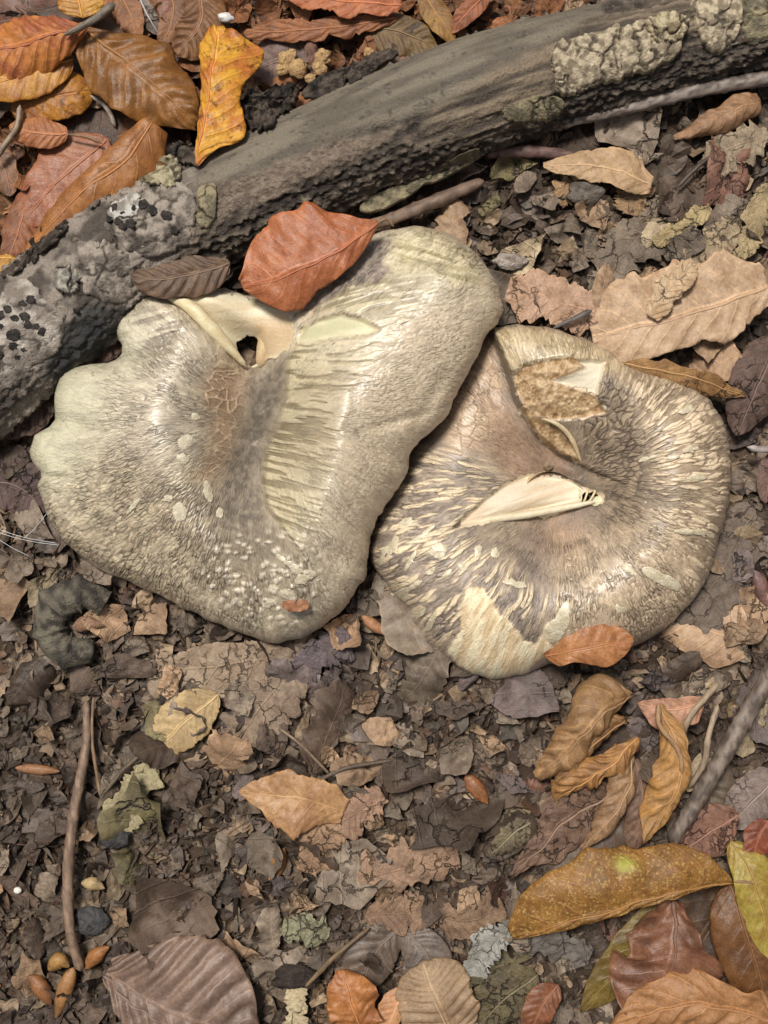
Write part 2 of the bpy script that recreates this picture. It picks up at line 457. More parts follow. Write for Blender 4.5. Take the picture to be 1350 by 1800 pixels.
WARM = np.array([1.14, 1.06, 1.10])
def mixc(a, b, m): return a * (1 - m[:, None]) + b * m[:, None]

# ---- folded cap (the larger one)
L_OUT = [(205, 562), (228, 535), (290, 512), (345, 507), (400, 510), (450, 522), (500, 522), (548, 485), (610, 440), (650, 412), (692, 402), (742, 400), (800, 418), (845, 462), (872, 508), (882, 545), (872, 572),
         (855, 592), (838, 628), (815, 670), (797, 705), (782, 738), (748, 768), (722, 795), (716, 832), (690, 872), (656, 925), (648, 972), (640, 1015), (608, 1065), (566, 1103), (520, 1126),
         (478, 1133), (425, 1120), (360, 1090), (300, 1062), (240, 1032), (178, 1005), (118, 962), (84, 915), (66, 862), (64, 846), (74, 834), (58, 822), (50, 795), (58, 765), (88, 748), (96, 728), (93, 695), (108, 660),
         (145, 642), (190, 637), (212, 628), (214, 606), (202, 588)]
L_CTRL = [(60, 800, 95), (110, 700, 110), (160, 660, 122), (215, 608, 112), (230, 550, 108), (290, 520, 130), (70, 880, 92), (120, 960, 90), (200, 1010, 85), (300, 1060, 80), (420, 1112, 75), (500, 1120, 82), (590, 1075, 100),
          (640, 1000, 115), (650, 930, 125), (710, 830, 132), (770, 745, 138), (850, 600, 140), (875, 540, 135), (850, 470, 138), (760, 410, 125), (690, 410, 112), (600, 460, 108), (560, 480, 105), (480, 530, 105),
          (270, 740, 188), (200, 800, 160), (330, 640, 165), (350, 800, 168), (250, 900, 152), (350, 950, 150), (420, 900, 118), (435, 800, 92), (448, 720, 82), (450, 660, 76), (435, 620, 74), (480, 590, 100), (400, 600, 120),
          (340, 560, 142), (300, 600, 152), (560, 560, 148), (620, 520, 168), (700, 520, 185), (800, 480, 190), (700, 590, 206), (620, 650, 196), (605, 720, 206), (585, 790, 208), (565, 870, 202), (545, 950, 186), (530, 1030, 150),
          (520, 640, 138), (505, 720, 130), (490, 800, 126), (485, 880, 136), (660, 760, 188), (640, 880, 172), (780, 600, 184), (450, 1000, 138), (380, 1030, 118), (160, 760, 150), (180, 720, 145), (130, 830, 125), (270, 560, 128)]
SCARP = [(560, 545), (520, 600), (507, 640), (503, 690), (488, 740), (470, 790), (463, 850), (470, 890), (500, 930)]
L_FLESH = [[(288, 519), (330, 511), (400, 514), (455, 530), (505, 548), (515, 575), (510, 612), (485, 628), (455, 642), (432, 645), (412, 632), (385, 600), (350, 566), (315, 535)],
           [(518, 606), (530, 578), (560, 562), (600, 552), (640, 562), (666, 578), (650, 588), (600, 592), (560, 600)]]
L_HOLE = [[(414, 602), (432, 590), (450, 590), (458, 606), (459, 632), (442, 646), (424, 638)]]
def l_adjust(Q):
    d, s = seg_dist(Q, SCARP, False)
    m = np.exp(-(d / 60) ** 2) * sst(-6, 6, d * -s) * 12 - 6 * np.exp(-(d / 60) ** 2)
    inl = pmask(Q, [(290, 522), (345, 530), (400, 560), (450, 590), (455, 640), (430, 645), (395, 610), (350, 575)], 20)
    m2 = pmask(Q, L_FLESH[1], 5)
    lobes = 8 * blob(Q, 150, 690, 50, 60) - 7 * blob(Q, 120, 745, 60, 16, 15) - 6 * blob(Q, 90, 838, 40, 6, 5) - 8 * blob(Q, 235, 622, 50, 14, -20)
    und = -7 * blob(Q, 760, 700, 14, 70, 30) - 6 * blob(Q, 700, 740, 60, 9, -15) - 8 * blob(Q, 690, 800, 50, 14, 20) - 6 * blob(Q, 610, 985, 60, 14, 30)
    return m - inl * 34 - m2 * 12 + lobes + und
capL = Cap(L_OUT, L_CTRL, (450, 780), 70, l_adjust, w=36, drop=42)

def l_shade(Q, P):
    hub = np.array(plan(440, 735, 120)); hub = np.array([hub[0], hub[1]])
    cream, beige, grey, dk, olive = lin((214, 206, 176)), lin((190, 178, 148)), lin((140, 132, 116)), lin((98, 88, 72)), lin((128, 120, 84))
    tanb, palegreen = lin((178, 142, 104)), lin((202, 204, 172))
    warp = (np.column_stack([fbm(P / 40, 3, 71), fbm(P / 40, 3, 72)]) - .5) * 34
    Pw = P + warp
    big = fbm(P / 90, 4, 73)
    # fine radial fibres everywhere
    fib = fbm(aniso(Pw, hub, 26, 7), 3, 74)
    pits = sst(.50, .66, fib)
    col = mixc(np.tile(beige, (len(Q), 1)), cream, sst(.35, .65, big)); dz = (fib - .5) * 1.2
    # wooly scales
    w1, w2, wid = worley(aniso(P + warp * .4, hub, 17, 6.5), 75)
    sc = sst(.02, .30, w2 - w1)
    m_low = pmask(Q, [(60, 830), (200, 800), (340, 830), (430, 900), (480, 1130), (280, 1080), (60, 960)], 45)
    col = mixc(col, mixc(np.tile(lin((150, 136, 110)), (len(Q), 1)), lin((196, 186, 150)), wid), m_low * .6)
    col = mixc(col, dk, m_low * (1 - sc) * .55 * sst(.3, .6, vnoise(P / 14, 76)))
    dz += m_low * (sc - .5) * 2.2
    # cracked plates on the lobe
    m_mid = np.clip(pmask(Q, [(190, 560), (320, 540), (420, 640), (370, 820), (250, 820), (160, 740)], 40), 0, 1)
    v1, v2, vid = worley(aniso(P + warp * .5, hub, 30, 11), 77)
    crack = 1 - sst(.0, .14, v2 - v1); crack *= sst(.35, .55, fbm(P / 30, 2, 78))
    col = mixc(col, mixc(np.tile(lin((176, 168, 146)), (len(Q), 1)), lin((216, 210, 184)), vid), m_mid * .6)
    col = mixc(col, lin((120, 112, 96)), m_mid * crack * .8); dz += m_mid * ((1 - crack) * 2.6 + (vid - .5) * 1.5)
    # smooth pale lobes at the margin
    m_pale = np.clip(blob(Q, 130, 690, 75, 75) + blob(Q, 90, 800, 55, 75) + blob(Q, 225, 600, 40, 55), 0, 1)
    col = mixc(col, palegreen, m_pale * .85); dz *= 1 - .75 * m_pale
    # ruffles by the tear
    m_ruf = np.clip(blob(Q, 265, 580, 60, 50), 0, 1)
    ruf = fbm(np.column_stack([Q[:, 0] / 55 + Q[:, 1] / 90, Q[:, 1] / 9 + Q[:, 0] / 40]), 2, 79)
    dz += m_ruf * (ruf - .5) * 12; col = mixc(col, mixc(np.tile(grey, (len(Q), 1)), lin((222, 218, 190)), sst(.4, .6, ruf)), m_ruf * .75)
    # net-like ridges over tan skin beside the valley
    m_net = np.clip(pmask(Q, [(375, 610), (440, 640), (442, 700), (420, 800), (385, 850), (345, 840), (362, 760), (350, 690)], 30, 22), 0, 1) ** 1.3
    n1, n2, nid = worley(np.column_stack([(Q[:, 0] + warp[:, 0] * .9) / 24, (Q[:, 1] + warp[:, 1] * .9) / 15]), 80)
    rid = (1 - sst(.03, .20, n2 - n1)) * sst(.12, .4, fbm(P / 16, 2, 180))
    col = mixc(col, mixc(np.tile(lin((156, 130, 102)), (len(Q), 1)), lin((180, 152, 120)), nid), m_net * .85)
    col = mixc(col, lin((214, 198, 162)), m_net * rid * .9); dz = dz * (1 - m_net) + m_net * rid * 4.2
    # felted grey valley
    dS, sS = seg_dist(Q, SCARP, False); left = sst(-3, 3, dS * sS)
    m_val = pmask(Q, [(440, 650), (508, 628), (506, 690), (490, 740), (470, 790), (465, 850), (480, 920), (510, 960), (460, 1000), (395, 980), (372, 900), (390, 820), (424, 740)], 26, 10)
    felt = fbm(P / 7, 3, 81)
    col = mixc(col, mixc(np.tile(lin((98, 92, 80)), (len(Q), 1)), lin((134, 126, 108)), sst(.3, .7, felt)), m_val * .92); dz = dz * (1 - m_val * .9) + m_val * (felt - .5) * 2.0
    # combed streaks from the scarp up to the ridge
    m_str = pmask(Q, [(522, 598), (640, 592), (690, 610), (625, 680), (598, 760), (575, 850), (560, 930), (520, 965), (478, 905), (464, 850), (472, 790), (490, 740), (505, 690), (508, 640)], 9, 6)
    ua = (Q[:, 0] - 500) * .97 + (Q[:, 1] - 750) * .22 * np.clip((Q[:, 1] - 640) / 150, -1.2, 1.4)
    ub = (Q[:, 1] - 750) - (Q[:, 0] - 500) * .22 * np.clip((Q[:, 1] - 660) / 150, -1.2, 2.6)
    st = fbm(np.column_stack([ua / 46 + 3, (ub + warp[:, 1] * .12) / 5.2]), 3, 82)
    stm = sst(.40, .52, st)
    edge = np.exp(-dS / 62)
    scol = mixc(np.tile(olive, (len(Q), 1)), lin((212, 204, 164)), stm)
    col = mixc(col, scol, m_str * np.clip(.18 + .8 * edge, 0, .95)); dz = dz * (1 - m_str) + m_str * (stm - .4) * 4.5
    # combed streaks running out to the upper lobe
    m_up = pmask(Q, [(560, 545), (600, 505), (700, 470), (800, 490), (850, 520), (740, 545), (690, 600), (660, 560)], 16, 8)
    uu = (Q[:, 0] - 600) + 0.0; vv = (Q[:, 1] - 540) + .30 * (Q[:, 0] - 600) - .00055 * (Q[:, 0] - 600) ** 2
    st2 = fbm(np.column_stack([uu / 60, vv / 5.5]), 3, 83); s2 = sst(.45, .6, st2)
    fade = np.clip(1 - (Q[:, 0] - 560) / 330, .12, 1)
    col = mixc(col, mixc(np.tile(olive, (len(Q), 1)), lin((208, 202, 162)), s2), m_up * fade * .9); dz += m_up * fade * (s2 - .5) * 4
    # felted grey shelf beneath the orange leaf, ending in a crusty edge
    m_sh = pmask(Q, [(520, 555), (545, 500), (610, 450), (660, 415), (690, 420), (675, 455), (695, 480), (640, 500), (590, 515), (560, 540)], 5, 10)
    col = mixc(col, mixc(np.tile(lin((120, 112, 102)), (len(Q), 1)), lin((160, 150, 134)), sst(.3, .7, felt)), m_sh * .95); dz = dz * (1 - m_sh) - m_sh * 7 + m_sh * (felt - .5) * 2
    m_top = pmask(Q, [(690, 410), (745, 402), (830, 450), (870, 530), (760, 490), (690, 470)], 20)
    st3 = fbm(np.column_stack([((Q[:, 0] - 640) + (Q[:, 1] - 430) * .3) / 60, ((Q[:, 1] - 430) - (Q[:, 0] - 640) * .30) / 7]), 3, 84)
    col = mixc(col, mixc(np.tile(lin((165, 158, 112)), (len(Q), 1)), lin((218, 210, 170)), sst(.38, .62, st3)), m_top * .75); dz += m_top * (st3 - .5) * 5
    # outer flank: fine mottling
    m_fl = pmask(Q, [(690, 560), (860, 500), (870, 570), (780, 740), (715, 830), (650, 930), (620, 1050), (570, 1040), (600, 850), (640, 700)], 40)
    mo = sst(.36, .64, fbm(P / 3.6, 3, 85))
    col = mixc(col, mixc(np.tile(lin((192, 178, 148)), (len(Q), 1)), lin((214, 202, 172)), mo), m_fl * .85); dz = dz * (1 - .5 * m_fl) + m_fl * (mo - .5) * 1.1
    # warty foot
    m_wart = pmask(Q, [(380, 940), (480, 930), (560, 960), (570, 1050), (520, 1110), (420, 1090), (350, 1030)], 32)
    b1, b2, bid = worley((P + warp * .5) / np.array([15, 13]), 86)
    bump = (1 - sst(.12, .52, b1)) * sst(.25, .55, bid + .25 * vnoise(P / 40, 87))
    col = mixc(col, lin((138, 130, 106)), m_wart * .55); col = mixc(col, lin((220, 214, 190)), m_wart * bump * .95); dz += m_wart * bump * 5
    col *= (1 - .16 * pits)[:, None]; dz -= pits * .5
    spk = sst(.80, .88, vnoise(P / 3.2, 88)) * sst(.5, .7, vnoise(P / 30, 89)); col = mixc(col, dk, spk * .5)
    fibre = np.clip(.72 + .35 * m_low + .2 * m_mid - .55 * m_pale - .38 * m_fl - .45 * m_val - .5 * m_net - .45 * m_str, .1, 1.1)
    gloss = np.clip(1 - .95 * m_val - .95 * m_sh - .8 * m_net - .3 * m_pale, .02, 1)
    # flesh
    fc = np.tile(lin((234, 222, 192)), (len(Q), 1))
    t = fbm(np.column_stack([Q[:, 0] / 60, Q[:, 1] / 12]), 3, 90)
    fc = mixc(fc, lin((206, 176, 132)), sst(.4, .7, t) * .35)
    band = pmask(Q, [(446, 560), (520, 545), (560, 560), (512, 612), (455, 645), (448, 600)], 14)
    fc = mixc(fc, lin((196, 164, 124)), band * .75)
    g = pmask(Q, L_FLESH[1], 16); fc = mixc(fc, mixc(np.tile(lin((196, 192, 156)), (len(Q), 1)), lin((214, 208, 176)), sst(.35, .6, t)), g)
    fz = 5 * blob(Q, 380, 560, 60, 12, 40) + 10 * blob(Q, 470, 590, 22, 40) - 6 * blob(Q, 420, 600, 12, 30, -35) + (t - .5) * 2
    return dz * .72, np.column_stack([np.clip(col * WARM, 0, .82), gloss]), fc, fz, aniso(P + warp * .3, hub, 13, 4.0), fibre

baseL = (*plan(450, 800, 0), 0)
mushL = thing('mushroom', baseL, 'larger pale folded mushroom with a deep grey valley, leaning on the log', 'mushroom')
skinL, _ = build_mushroom(mushL, baseL, capL, l_shade, L_FLESH, L_HOLE, stem=(*plan(430, 830, 0), 72))

# ---- flaky ring-shaped cap (the smaller one)
R_OUT = [(862, 574), (900, 570), (950, 574), (1000, 588), (1050, 608), (1082, 628), (1108, 645), (1150, 656), (1200, 668), (1240, 692), (1262, 725), (1280, 765), (1287, 815), (1283, 868), (1270, 930), (1258, 980), (1240, 1030),
         (1205, 1075), (1180, 1100), (1140, 1130), (1090, 1150), (1040, 1160), (985, 1168), (945, 1182), (890, 1198), (840, 1192), (800, 1174), (765, 1146), (735, 1108), (718, 1072), (700, 1055), (675, 1022), (655, 990), (650, 955), (662, 905),
         (690, 850), (715, 800), (745, 750), (780, 700), (815, 640), (845, 590)]
R_CTRL = [(655, 980, 72), (700, 1060, 72), (770, 1145, 68), (860, 1190, 66), (950, 1170, 70), (1100, 1140, 75), (1200, 1085, 85), (1260, 980, 95), (1285, 850, 100), (1278, 760, 100), (1240, 700, 100), (1150, 658, 105), (1060, 615, 110),
          (980, 585, 110), (890, 578, 86), (830, 640, 58), (780, 720, 46), (715, 830, 46), (680, 900, 60),
          (1190, 850, 152), (1175, 950, 146), (1100, 1040, 140), (1010, 1085, 142), (900, 1085, 138), (800, 1055, 126), (740, 985, 116), (760, 890, 98), (810, 800, 76), (840, 720, 72), (900, 780, 50), (960, 800, 38), (1010, 825, 40), (880, 690, 66),
          (1120, 750, 128), (1100, 680, 135), (1000, 620, 132), (1050, 650, 135), (945, 650, 118), (930, 690, 108), (965, 735, 92), (1012, 785, 62), (1060, 810, 84), (1085, 880, 96), (1000, 960, 84), (930, 960, 88), (880, 900, 84), (980, 870, 62), (1210, 760, 142), (1230, 900, 142), (700, 950, 100)]
SLIT = [(862, 578), (880, 620), (893, 655), (908, 705), (942, 762), (980, 795), (1016, 812)]
R_FLESH = [[(800, 926), (822, 905), (850, 880), (890, 850), (925, 835), (960, 836), (1000, 842), (1035, 857), (1062, 872), (1062, 884), (1030, 889), (1000, 893), (975, 905), (960, 912), (930, 906), (890, 911), (840, 922)],
           [(900, 660), (922, 642), (971, 631), (1004, 627), (1013, 622), (1014, 634), (1031, 646), (1000, 660), (971, 670), (1044, 693), (1066, 725), (1028, 733), (991, 738), (953, 735), (922, 713), (906, 690)],
           [(1014, 634), (1040, 632), (1062, 638), (1060, 656), (1048, 692), (971, 670), (1000, 660), (1031, 646)],
           [(953, 736), (979, 745), (1004, 770), (1022, 812), (1010, 811), (995, 802), (963, 786), (934, 754), (912, 716), (922, 713)]]
R_HOLE = [[(1018, 874), (1028, 866), (1048, 864), (1050, 872), (1038, 880), (1020, 884)]]
def r_adjust(Q):
    d, s = seg_dist(Q, SLIT, False)
    e = np.exp(-(d / 70) ** 2) * sst(0, 30, Q[:, 1] - 560)
    m = e * (sst(-5, 5, d * s) * -34 + 17)
    tear = -12 * pmask(Q, R_FLESH[0], 5) + 16 * blob(Q, 930, 868, 75, 20, -18)
    lip = -10 * blob(Q, 940, 895, 90, 5, -12)
    of = -9 * pmask(Q, R_FLESH[1], 5) - 14 * pmask(Q, R_FLESH[2], 5) - 9 * pmask(Q, R_FLESH[3], 5) + 7 * blob(Q, 990, 655, 40, 12, -5)
    rough = -10 * blob(Q, 712, 1062, 16, 40, -30) - 7 * blob(Q, 890, 1130, 12, 50, 10) + 5 * blob(Q, 1130, 980, 60, 16, 30)
    return m + tear + lip + of + rough
capR = Cap(R_OUT, R_CTRL, (985, 900), 55, r_adjust, w=46, drop=50)

def r_shade(Q, P):
    n = len(Q)
    hub = np.array(plan(1000, 850, 80)).ravel()
    cream, grey, dk, beige = lin((216, 205, 170)), lin((120, 111, 99)), lin((92, 82, 70)), lin((170, 156, 130))
    warp = (np.column_stack([fbm(P / 36, 3, 171), fbm(P / 36, 3, 172)]) - .5) * 30
    Pw = P + warp
    rr = np.hypot(Q[:, 0] - 1010, Q[:, 1] - 860)
    big = fbm(P / 70, 4, 173)
    fib = fbm(aniso(Pw, hub, 30, 6), 3, 174); felt = fbm(P / 6, 3, 180)
    col = mixc(np.tile(grey, (n, 1)), beige, sst(.3, .65, big) * .7); dz = (fib - .5) * 1.5
    # radial scales, dense and tile-like near the hollow, long and cream toward the margin
    w1, w2, wid = worley(aniso(Pw, hub, 17, 11, 150), 175)
    gap = (1 - sst(.02, .26, w2 - w1)) * sst(.22, .48, fbm(P / 14, 3, 199))
    m_in = pmask(Q, [(1020, 720), (1070, 660), (1150, 700), (1140, 860), (1120, 960), (1060, 940), (1050, 860), (1025, 800)], 28)
    col = mixc(col, mixc(np.tile(lin((116, 104, 87)), (n, 1)), lin((160, 146, 120)), wid), m_in * .9); col = mixc(col, lin((74, 64, 52)), m_in * gap * .85); dz = dz * (1 - m_in) + m_in * ((1 - gap) * 5 + wid * 2 - 3)
    x1, x2, xid = worley(aniso(P + warp * .4, hub, 34, 7.5, 230), 176)
    m_out = pmask(Q, [(1080, 650), (1160, 660), (1262, 720), (1290, 820), (1270, 960), (1200, 1090), (1120, 1010), (1150, 900), (1140, 780), (1110, 690)], 26)
    sc = sst(.03, .22, x2 - x1) * sst(.30, .48, xid + .25 * (big - .5))
    col = mixc(col, mixc(np.tile(lin((146, 132, 108)), (n, 1)), lin((216, 202, 170)), sc), m_out * .92); dz = dz * (1 - m_out) + m_out * (sc * 4.5 - 2)
    # finely cracked front
    y1, y2, yid = worley(aniso(Pw, hub, 13, 8, 220), 177)
    m_fr = pmask(Q, [(1040, 930), (1150, 900), (1220, 960), (1200, 1080), (1100, 1130), (990, 1130), (960, 1040), (980, 960)], 34)
    cr = (1 - sst(0, .2, y2 - y1)) * sst(.42, .62, fbm(P / 18, 3, 198))
    col = mixc(col, mixc(np.tile(lin((164, 148, 122)), (n, 1)), lin((192, 178, 148)), yid), m_fr * .8); col = mixc(col, lin((120, 106, 86)), m_fr * cr * .6); dz = dz * (1 - .7 * m_fr) + m_fr * ((1 - cr) * 2.6 - 1)
    # grey skin with long cream flakes on the side toward the other cap
    m_lf = pmask(Q, [(650, 960), (690, 860), (740, 790), (830, 800), (900, 860), (800, 930), (900, 1000), (1000, 1060), (900, 1110), (760, 1130), (700, 1060)], 26)
    f1_, f2_, fid = worley(aniso(P + warp * .35, hub, 46, 8, 270), 178)
    fl = sst(.04, .2, f2_ - f1_) * sst(.50, .62, fid + .35 * (fbm(P / 45, 3, 179) - .5) + .12 * blob(Q, 730, 1060, 70, 90))
    g2 = mixc(np.tile(lin((120, 112, 100)), (n, 1)), lin((156, 146, 130)), sst(.35, .65, fib))
    col = mixc(col, mixc(g2, lin((214, 202, 168)), fl), m_lf * .95); dz = dz * (1 - .6 * m_lf) + m_lf * fl * 4.2
    # broad cream area at the front margin
    cream_poly = [(790, 1148), (815, 1090), (822, 1040), (850, 1032), (872, 1062), (880, 1082), (905, 1092), (918, 1128), (940, 1132), (962, 1100), (972, 1140), (930, 1185), (880, 1200), (830, 1192)]
    m_cr = pmask(Q, cream_poly, 4, 12, 185)
    cs = fbm(np.column_stack([(Q[:, 0] + .5 * Q[:, 1]) / 8, (Q[:, 1] - .5 * Q[:, 0]) / 40]), 3, 186)
    col = mixc(col, mixc(np.tile(lin((196, 180, 142)), (n, 1)), lin((224, 212, 178)), sst(.35, .6, cs)), m_cr * .97); dz = dz * (1 - m_cr * .7) + m_cr * (4 + (cs - .5) * 5)
    # pinkish hollow and plates above it
    m_pk = pmask(Q, [(852, 740), (890, 715), (925, 760), (1000, 812), (1015, 838), (940, 838), (900, 842), (862, 800)], 14, 6)
    col = mixc(col, mixc(np.tile(lin((134, 114, 95)), (n, 1)), lin((166, 144, 120)), felt), m_pk * .95); dz = dz * (1 - m_pk) + m_pk * (felt - .5) * 2
    m_pl = pmask(Q, [(780, 720), (830, 650), (860, 600), (890, 680), (880, 720), (850, 790), (790, 790)], 16)
    p1, p2, pid = worley(Pw / 26, 187); pc = 1 - sst(0, .13, p2 - p1)
    col = mixc(col, mixc(np.tile(lin((172, 150, 124)), (n, 1)), lin((200, 182, 150)), pid), m_pl * .85); col = mixc(col, lin((120, 100, 80)), m_pl * pc * .5); dz += m_pl * (1 - pc) * 2
    # flap
    m_fp = pmask(Q, [(862, 574), (950, 572), (1060, 610), (1110, 645), (1070, 655), (1000, 632), (930, 645), (895, 655)], 10)
    col = mixc(col, mixc(np.tile(lin((166, 152, 116)), (n, 1)), lin((198, 186, 150)), sst(.35, .65, fib)), m_fp * .9)
    # tan skin below the tear
    m_tn = np.clip(blob(Q, 985, 935, 55, 42), 0, 1); col = mixc(col, mixc(np.tile(lin((150, 124, 96)), (n, 1)), lin((178, 152, 122)), felt), m_tn * .7); dz *= 1 - .5 * m_tn
    dS, sS = seg_dist(Q, SLIT, False); col = mixc(col, lin((86, 72, 58)), np.exp(-(dS / 5) ** 2) * .7)
    spk = sst(.80, .88, vnoise(P / 3.5, 188)) * sst(.5, .7, vnoise(P / 34, 189)); col = mixc(col, dk, spk * .5)
    fibre = np.clip(.8 + .25 * m_fr - .65 * m_cr - .3 * m_pk - .25 * fl * m_lf - .3 * sc * m_out, .04, 1)
    gloss = np.clip(1 - .9 * m_pk - .7 * m_tn - .6 * m_in - .5 * m_pl - .6 * m_lf - .4 * m_cr - .25 * m_out, .05, 1)
    # flesh colours
    t = fbm(np.column_stack([(Q[:, 0] + .3 * Q[:, 1]) / 50, (Q[:, 1] + .3 * Q[:, 0]) / 9]), 3, 190)
    fc = mixc(np.tile(lin((228, 214, 190)), (n, 1)), lin((216, 190, 158)), sst(.35, .65, t) * .6)
    low = pmask(Q, [(800, 928), (880, 905), (960, 892), (1030, 880), (1062, 884), (1000, 896), (960, 914), (890, 912)], 5); fc = mixc(fc, lin((230, 218, 190)), low)
    sp = fbm(P / 9, 4, 191); og = mixc(np.tile(lin((158, 126, 90)), (n, 1)), lin((200, 172, 134)), sst(.3, .7, sp)); og = mixc(og, lin((96, 70, 40)), sst(.66, .76, fbm(P / 5, 3, 192)) * .6)
    m1 = np.maximum(pmask(Q, R_FLESH[1], 3), pmask(Q, R_FLESH[3], 3)); m2 = pmask(Q, R_FLESH[2], 3) * (1 - m1)
    fc = mixc(fc, og, m1); fc = mixc(fc, lin((222, 210, 186)), m2)
    fz = (t - .5) * 4 + 3 * low + m1 * ((sp - .5) * 12)
    return dz * .72, np.column_stack([np.clip(col * WARM * [1.22, 1.21, 1.18], 0, .8), gloss]), fc, fz, aniso(P + warp * .3, hub, 13, 4.0), fibre

baseR = (*plan(970, 900, 0), 0)
mushR = thing('mushroom', baseR, 'smaller flaky ring-shaped mushroom with a hollow centre and orange-brown torn flap', 'mushroom')
skinR, fleshR = build_mushroom(mushR, baseR, capR, r_shade, R_FLESH, R_HOLE, stem=(*plan(970, 900, 0), 42))

# ------------------------------------------------------------------ patches lying on a surface (flakes, bark plates, crusts)
def patch(name, poly, surf, thick, cfun, mat, parent, base, jg=3, rough=1.0, rings=9, na=56, seed=0, dome=.3, sink=2.0, crack=0):
    poly = np.asarray(poly, float)
    out = catmull(poly, na, closed=True); c = out.mean(axis=0)
    a = np.arange(na) / na * 2 * np.pi
    out = out + (out - c) / np.linalg.norm(out - c, axis=1)[:, None] * ((jag(a / (2 * np.pi), seed + 3, max(10, na // 6), .4) - .5) * 2.4 * jg)[:, None]
    rr = np.concatenate([np.linspace(.02, .93, rings - 2), [.985, 1.0]])
    prof = np.concatenate([1 - dome * np.linspace(0, 1, rings - 2) ** 2, [.62 * (1 - dome) + .2, 0]])
    Q = (c + rr[None, :, None] * (out - c)[:, None]).reshape(-1, 2)
    x, y, z = surf(Q)
    pr = np.tile(prof, na); nz = fbm(np.column_stack([x, y]) / 9 + seed * 3.1, 4, seed + 5) - .5
    zz = z + thick * pr + np.where(pr > 0, nz * thick * rough, 0) - np.where(pr <= 0, sink, 0)
    ck = 0
    if crack:
        w1, w2, _ = worley(np.column_stack([x, y]) / crack + (np.column_stack([fbm(np.column_stack([x, y]) / 15, 2, 7), fbm(np.column_stack([x, y]) / 15, 2, 8)]) - .5) * .6 + seed, seed); ck = (1 - sst(.0, .12, w2 - w1)) * (pr > 0)
        zz = zz - ck * thick * .5
    V = np.column_stack([x, y, zz]); F = grid_faces(na, rings, wrap_u=True)
    V = np.vstack([V, V[np.arange(na) * rings].mean(axis=0)])
    col = cfun(np.column_stack([x, y]), nz, pr)
    if crack: col = mixc(col, lin((44, 38, 34)), ck * .8)
    col = np.vstack([col, col.mean(axis=0)])
    return mesh_obj(name, V, F, mat, parent, base, col=col, flow=V / 6.0)

def two_tone(a, b, sc=12, seed=0):
    a, b = lin(a), lin(b)
    def f(P, nz, pr):
        t = sst(.32, .68, fbm(P / sc, 4, seed + 40)); return mixc(np.tile(a, (len(P), 1)), b, t)
    return f

def ell(cx, cy, rx, ry, rot=0, n=9):
    a = np.arange(n) / n * 2 * np.pi; c, s = math.cos(R(rot)), math.sin(R(rot))
    return np.column_stack([cx + rx * np.cos(a) * c - ry * np.sin(a) * s, cy + rx * np.cos(a) * s + ry * np.sin(a) * c])

fl_l = two_tone((222, 212, 186), (200, 188, 160), 6, 3)
for k, (cx, cy, rx, ry, rot) in enumerate([(345, 733, 8, 7, 0), (326, 775, 15, 9, -40), (322, 806, 11, 9, 10), (367, 865, 8, 20, -12), (317, 900, 12, 16, -15), (296, 876, 8, 6, -30), (387, 900, 6, 9, 15), (235, 890, 4, 18, 40),
                                           (520, 1000, 15, 8, 30), (530, 1020, 12, 9, -10), (500, 985, 18, 6, 35), (545, 1010, 10, 8, 20), (470, 1062, 12, 8, -20), (505, 1045, 14, 9, 15), (480, 1035, 9, 7, 0)]):
    patch('flake', ell(cx, cy, rx, ry, rot), capL.zs, 3.2, fl_l, MAT['cap'], skinL, baseL, jg=3, na=28, rings=6, seed=k + 1)
fl_r = two_tone((224, 212, 184), (200, 186, 154), 6, 4)
for k, (cx, cy, rx, ry, rot) in enumerate([(770, 968, 16, 15, 20), (700, 1045, 24, 9, -28), (728, 1030, 16, 6, -35), (690, 960, 7, 22, 25), (675, 975, 5, 20, 22), (742, 940, 30, 5, -38), (722, 985, 5, 22, 30), (815, 995, 10, 8, 0), (840, 970, 7, 12, 20),
                                           (870, 970, 8, 10, 10), (905, 1025, 22, 7, 10), (990, 1085, 12, 32, 15), (975, 1110, 16, 22, 20), (1165, 1018, 42, 11, 28), (1105, 1000, 17, 7, 38), (1215, 935, 32, 6, 3), (1180, 805, 16, 4, -10), (1140, 805, 22, 4, -14),
                                           (785, 1010, 12, 5, -40), (755, 1005, 10, 5, -30), (760, 1090, 20, 6, -60), (738, 1080, 14, 5, -50), (715, 918, 14, 9, -25), (1090, 1070, 10, 6, 20), (1215, 790, 14, 5, -12), (1225, 840, 18, 5, -5), (1205, 720, 14, 6, -20)]):
    patch('flake', ell(cx, cy, rx, ry, rot), capR.zs, 3.6, fl_r, MAT['cap'], skinR, baseR, jg=4, na=30, rings=6, seed=k + 31)
# crusty edge of the flap and the pale lump by the small hole
patch('flesh_lump', ell(1047, 881, 12, 8, -10), capR.zs, 9, two_tone((226, 224, 190), (210, 206, 170)), MAT['flesh'], mushR, baseR, jg=2, na=28, rings=7, dome=.8, seed=90)

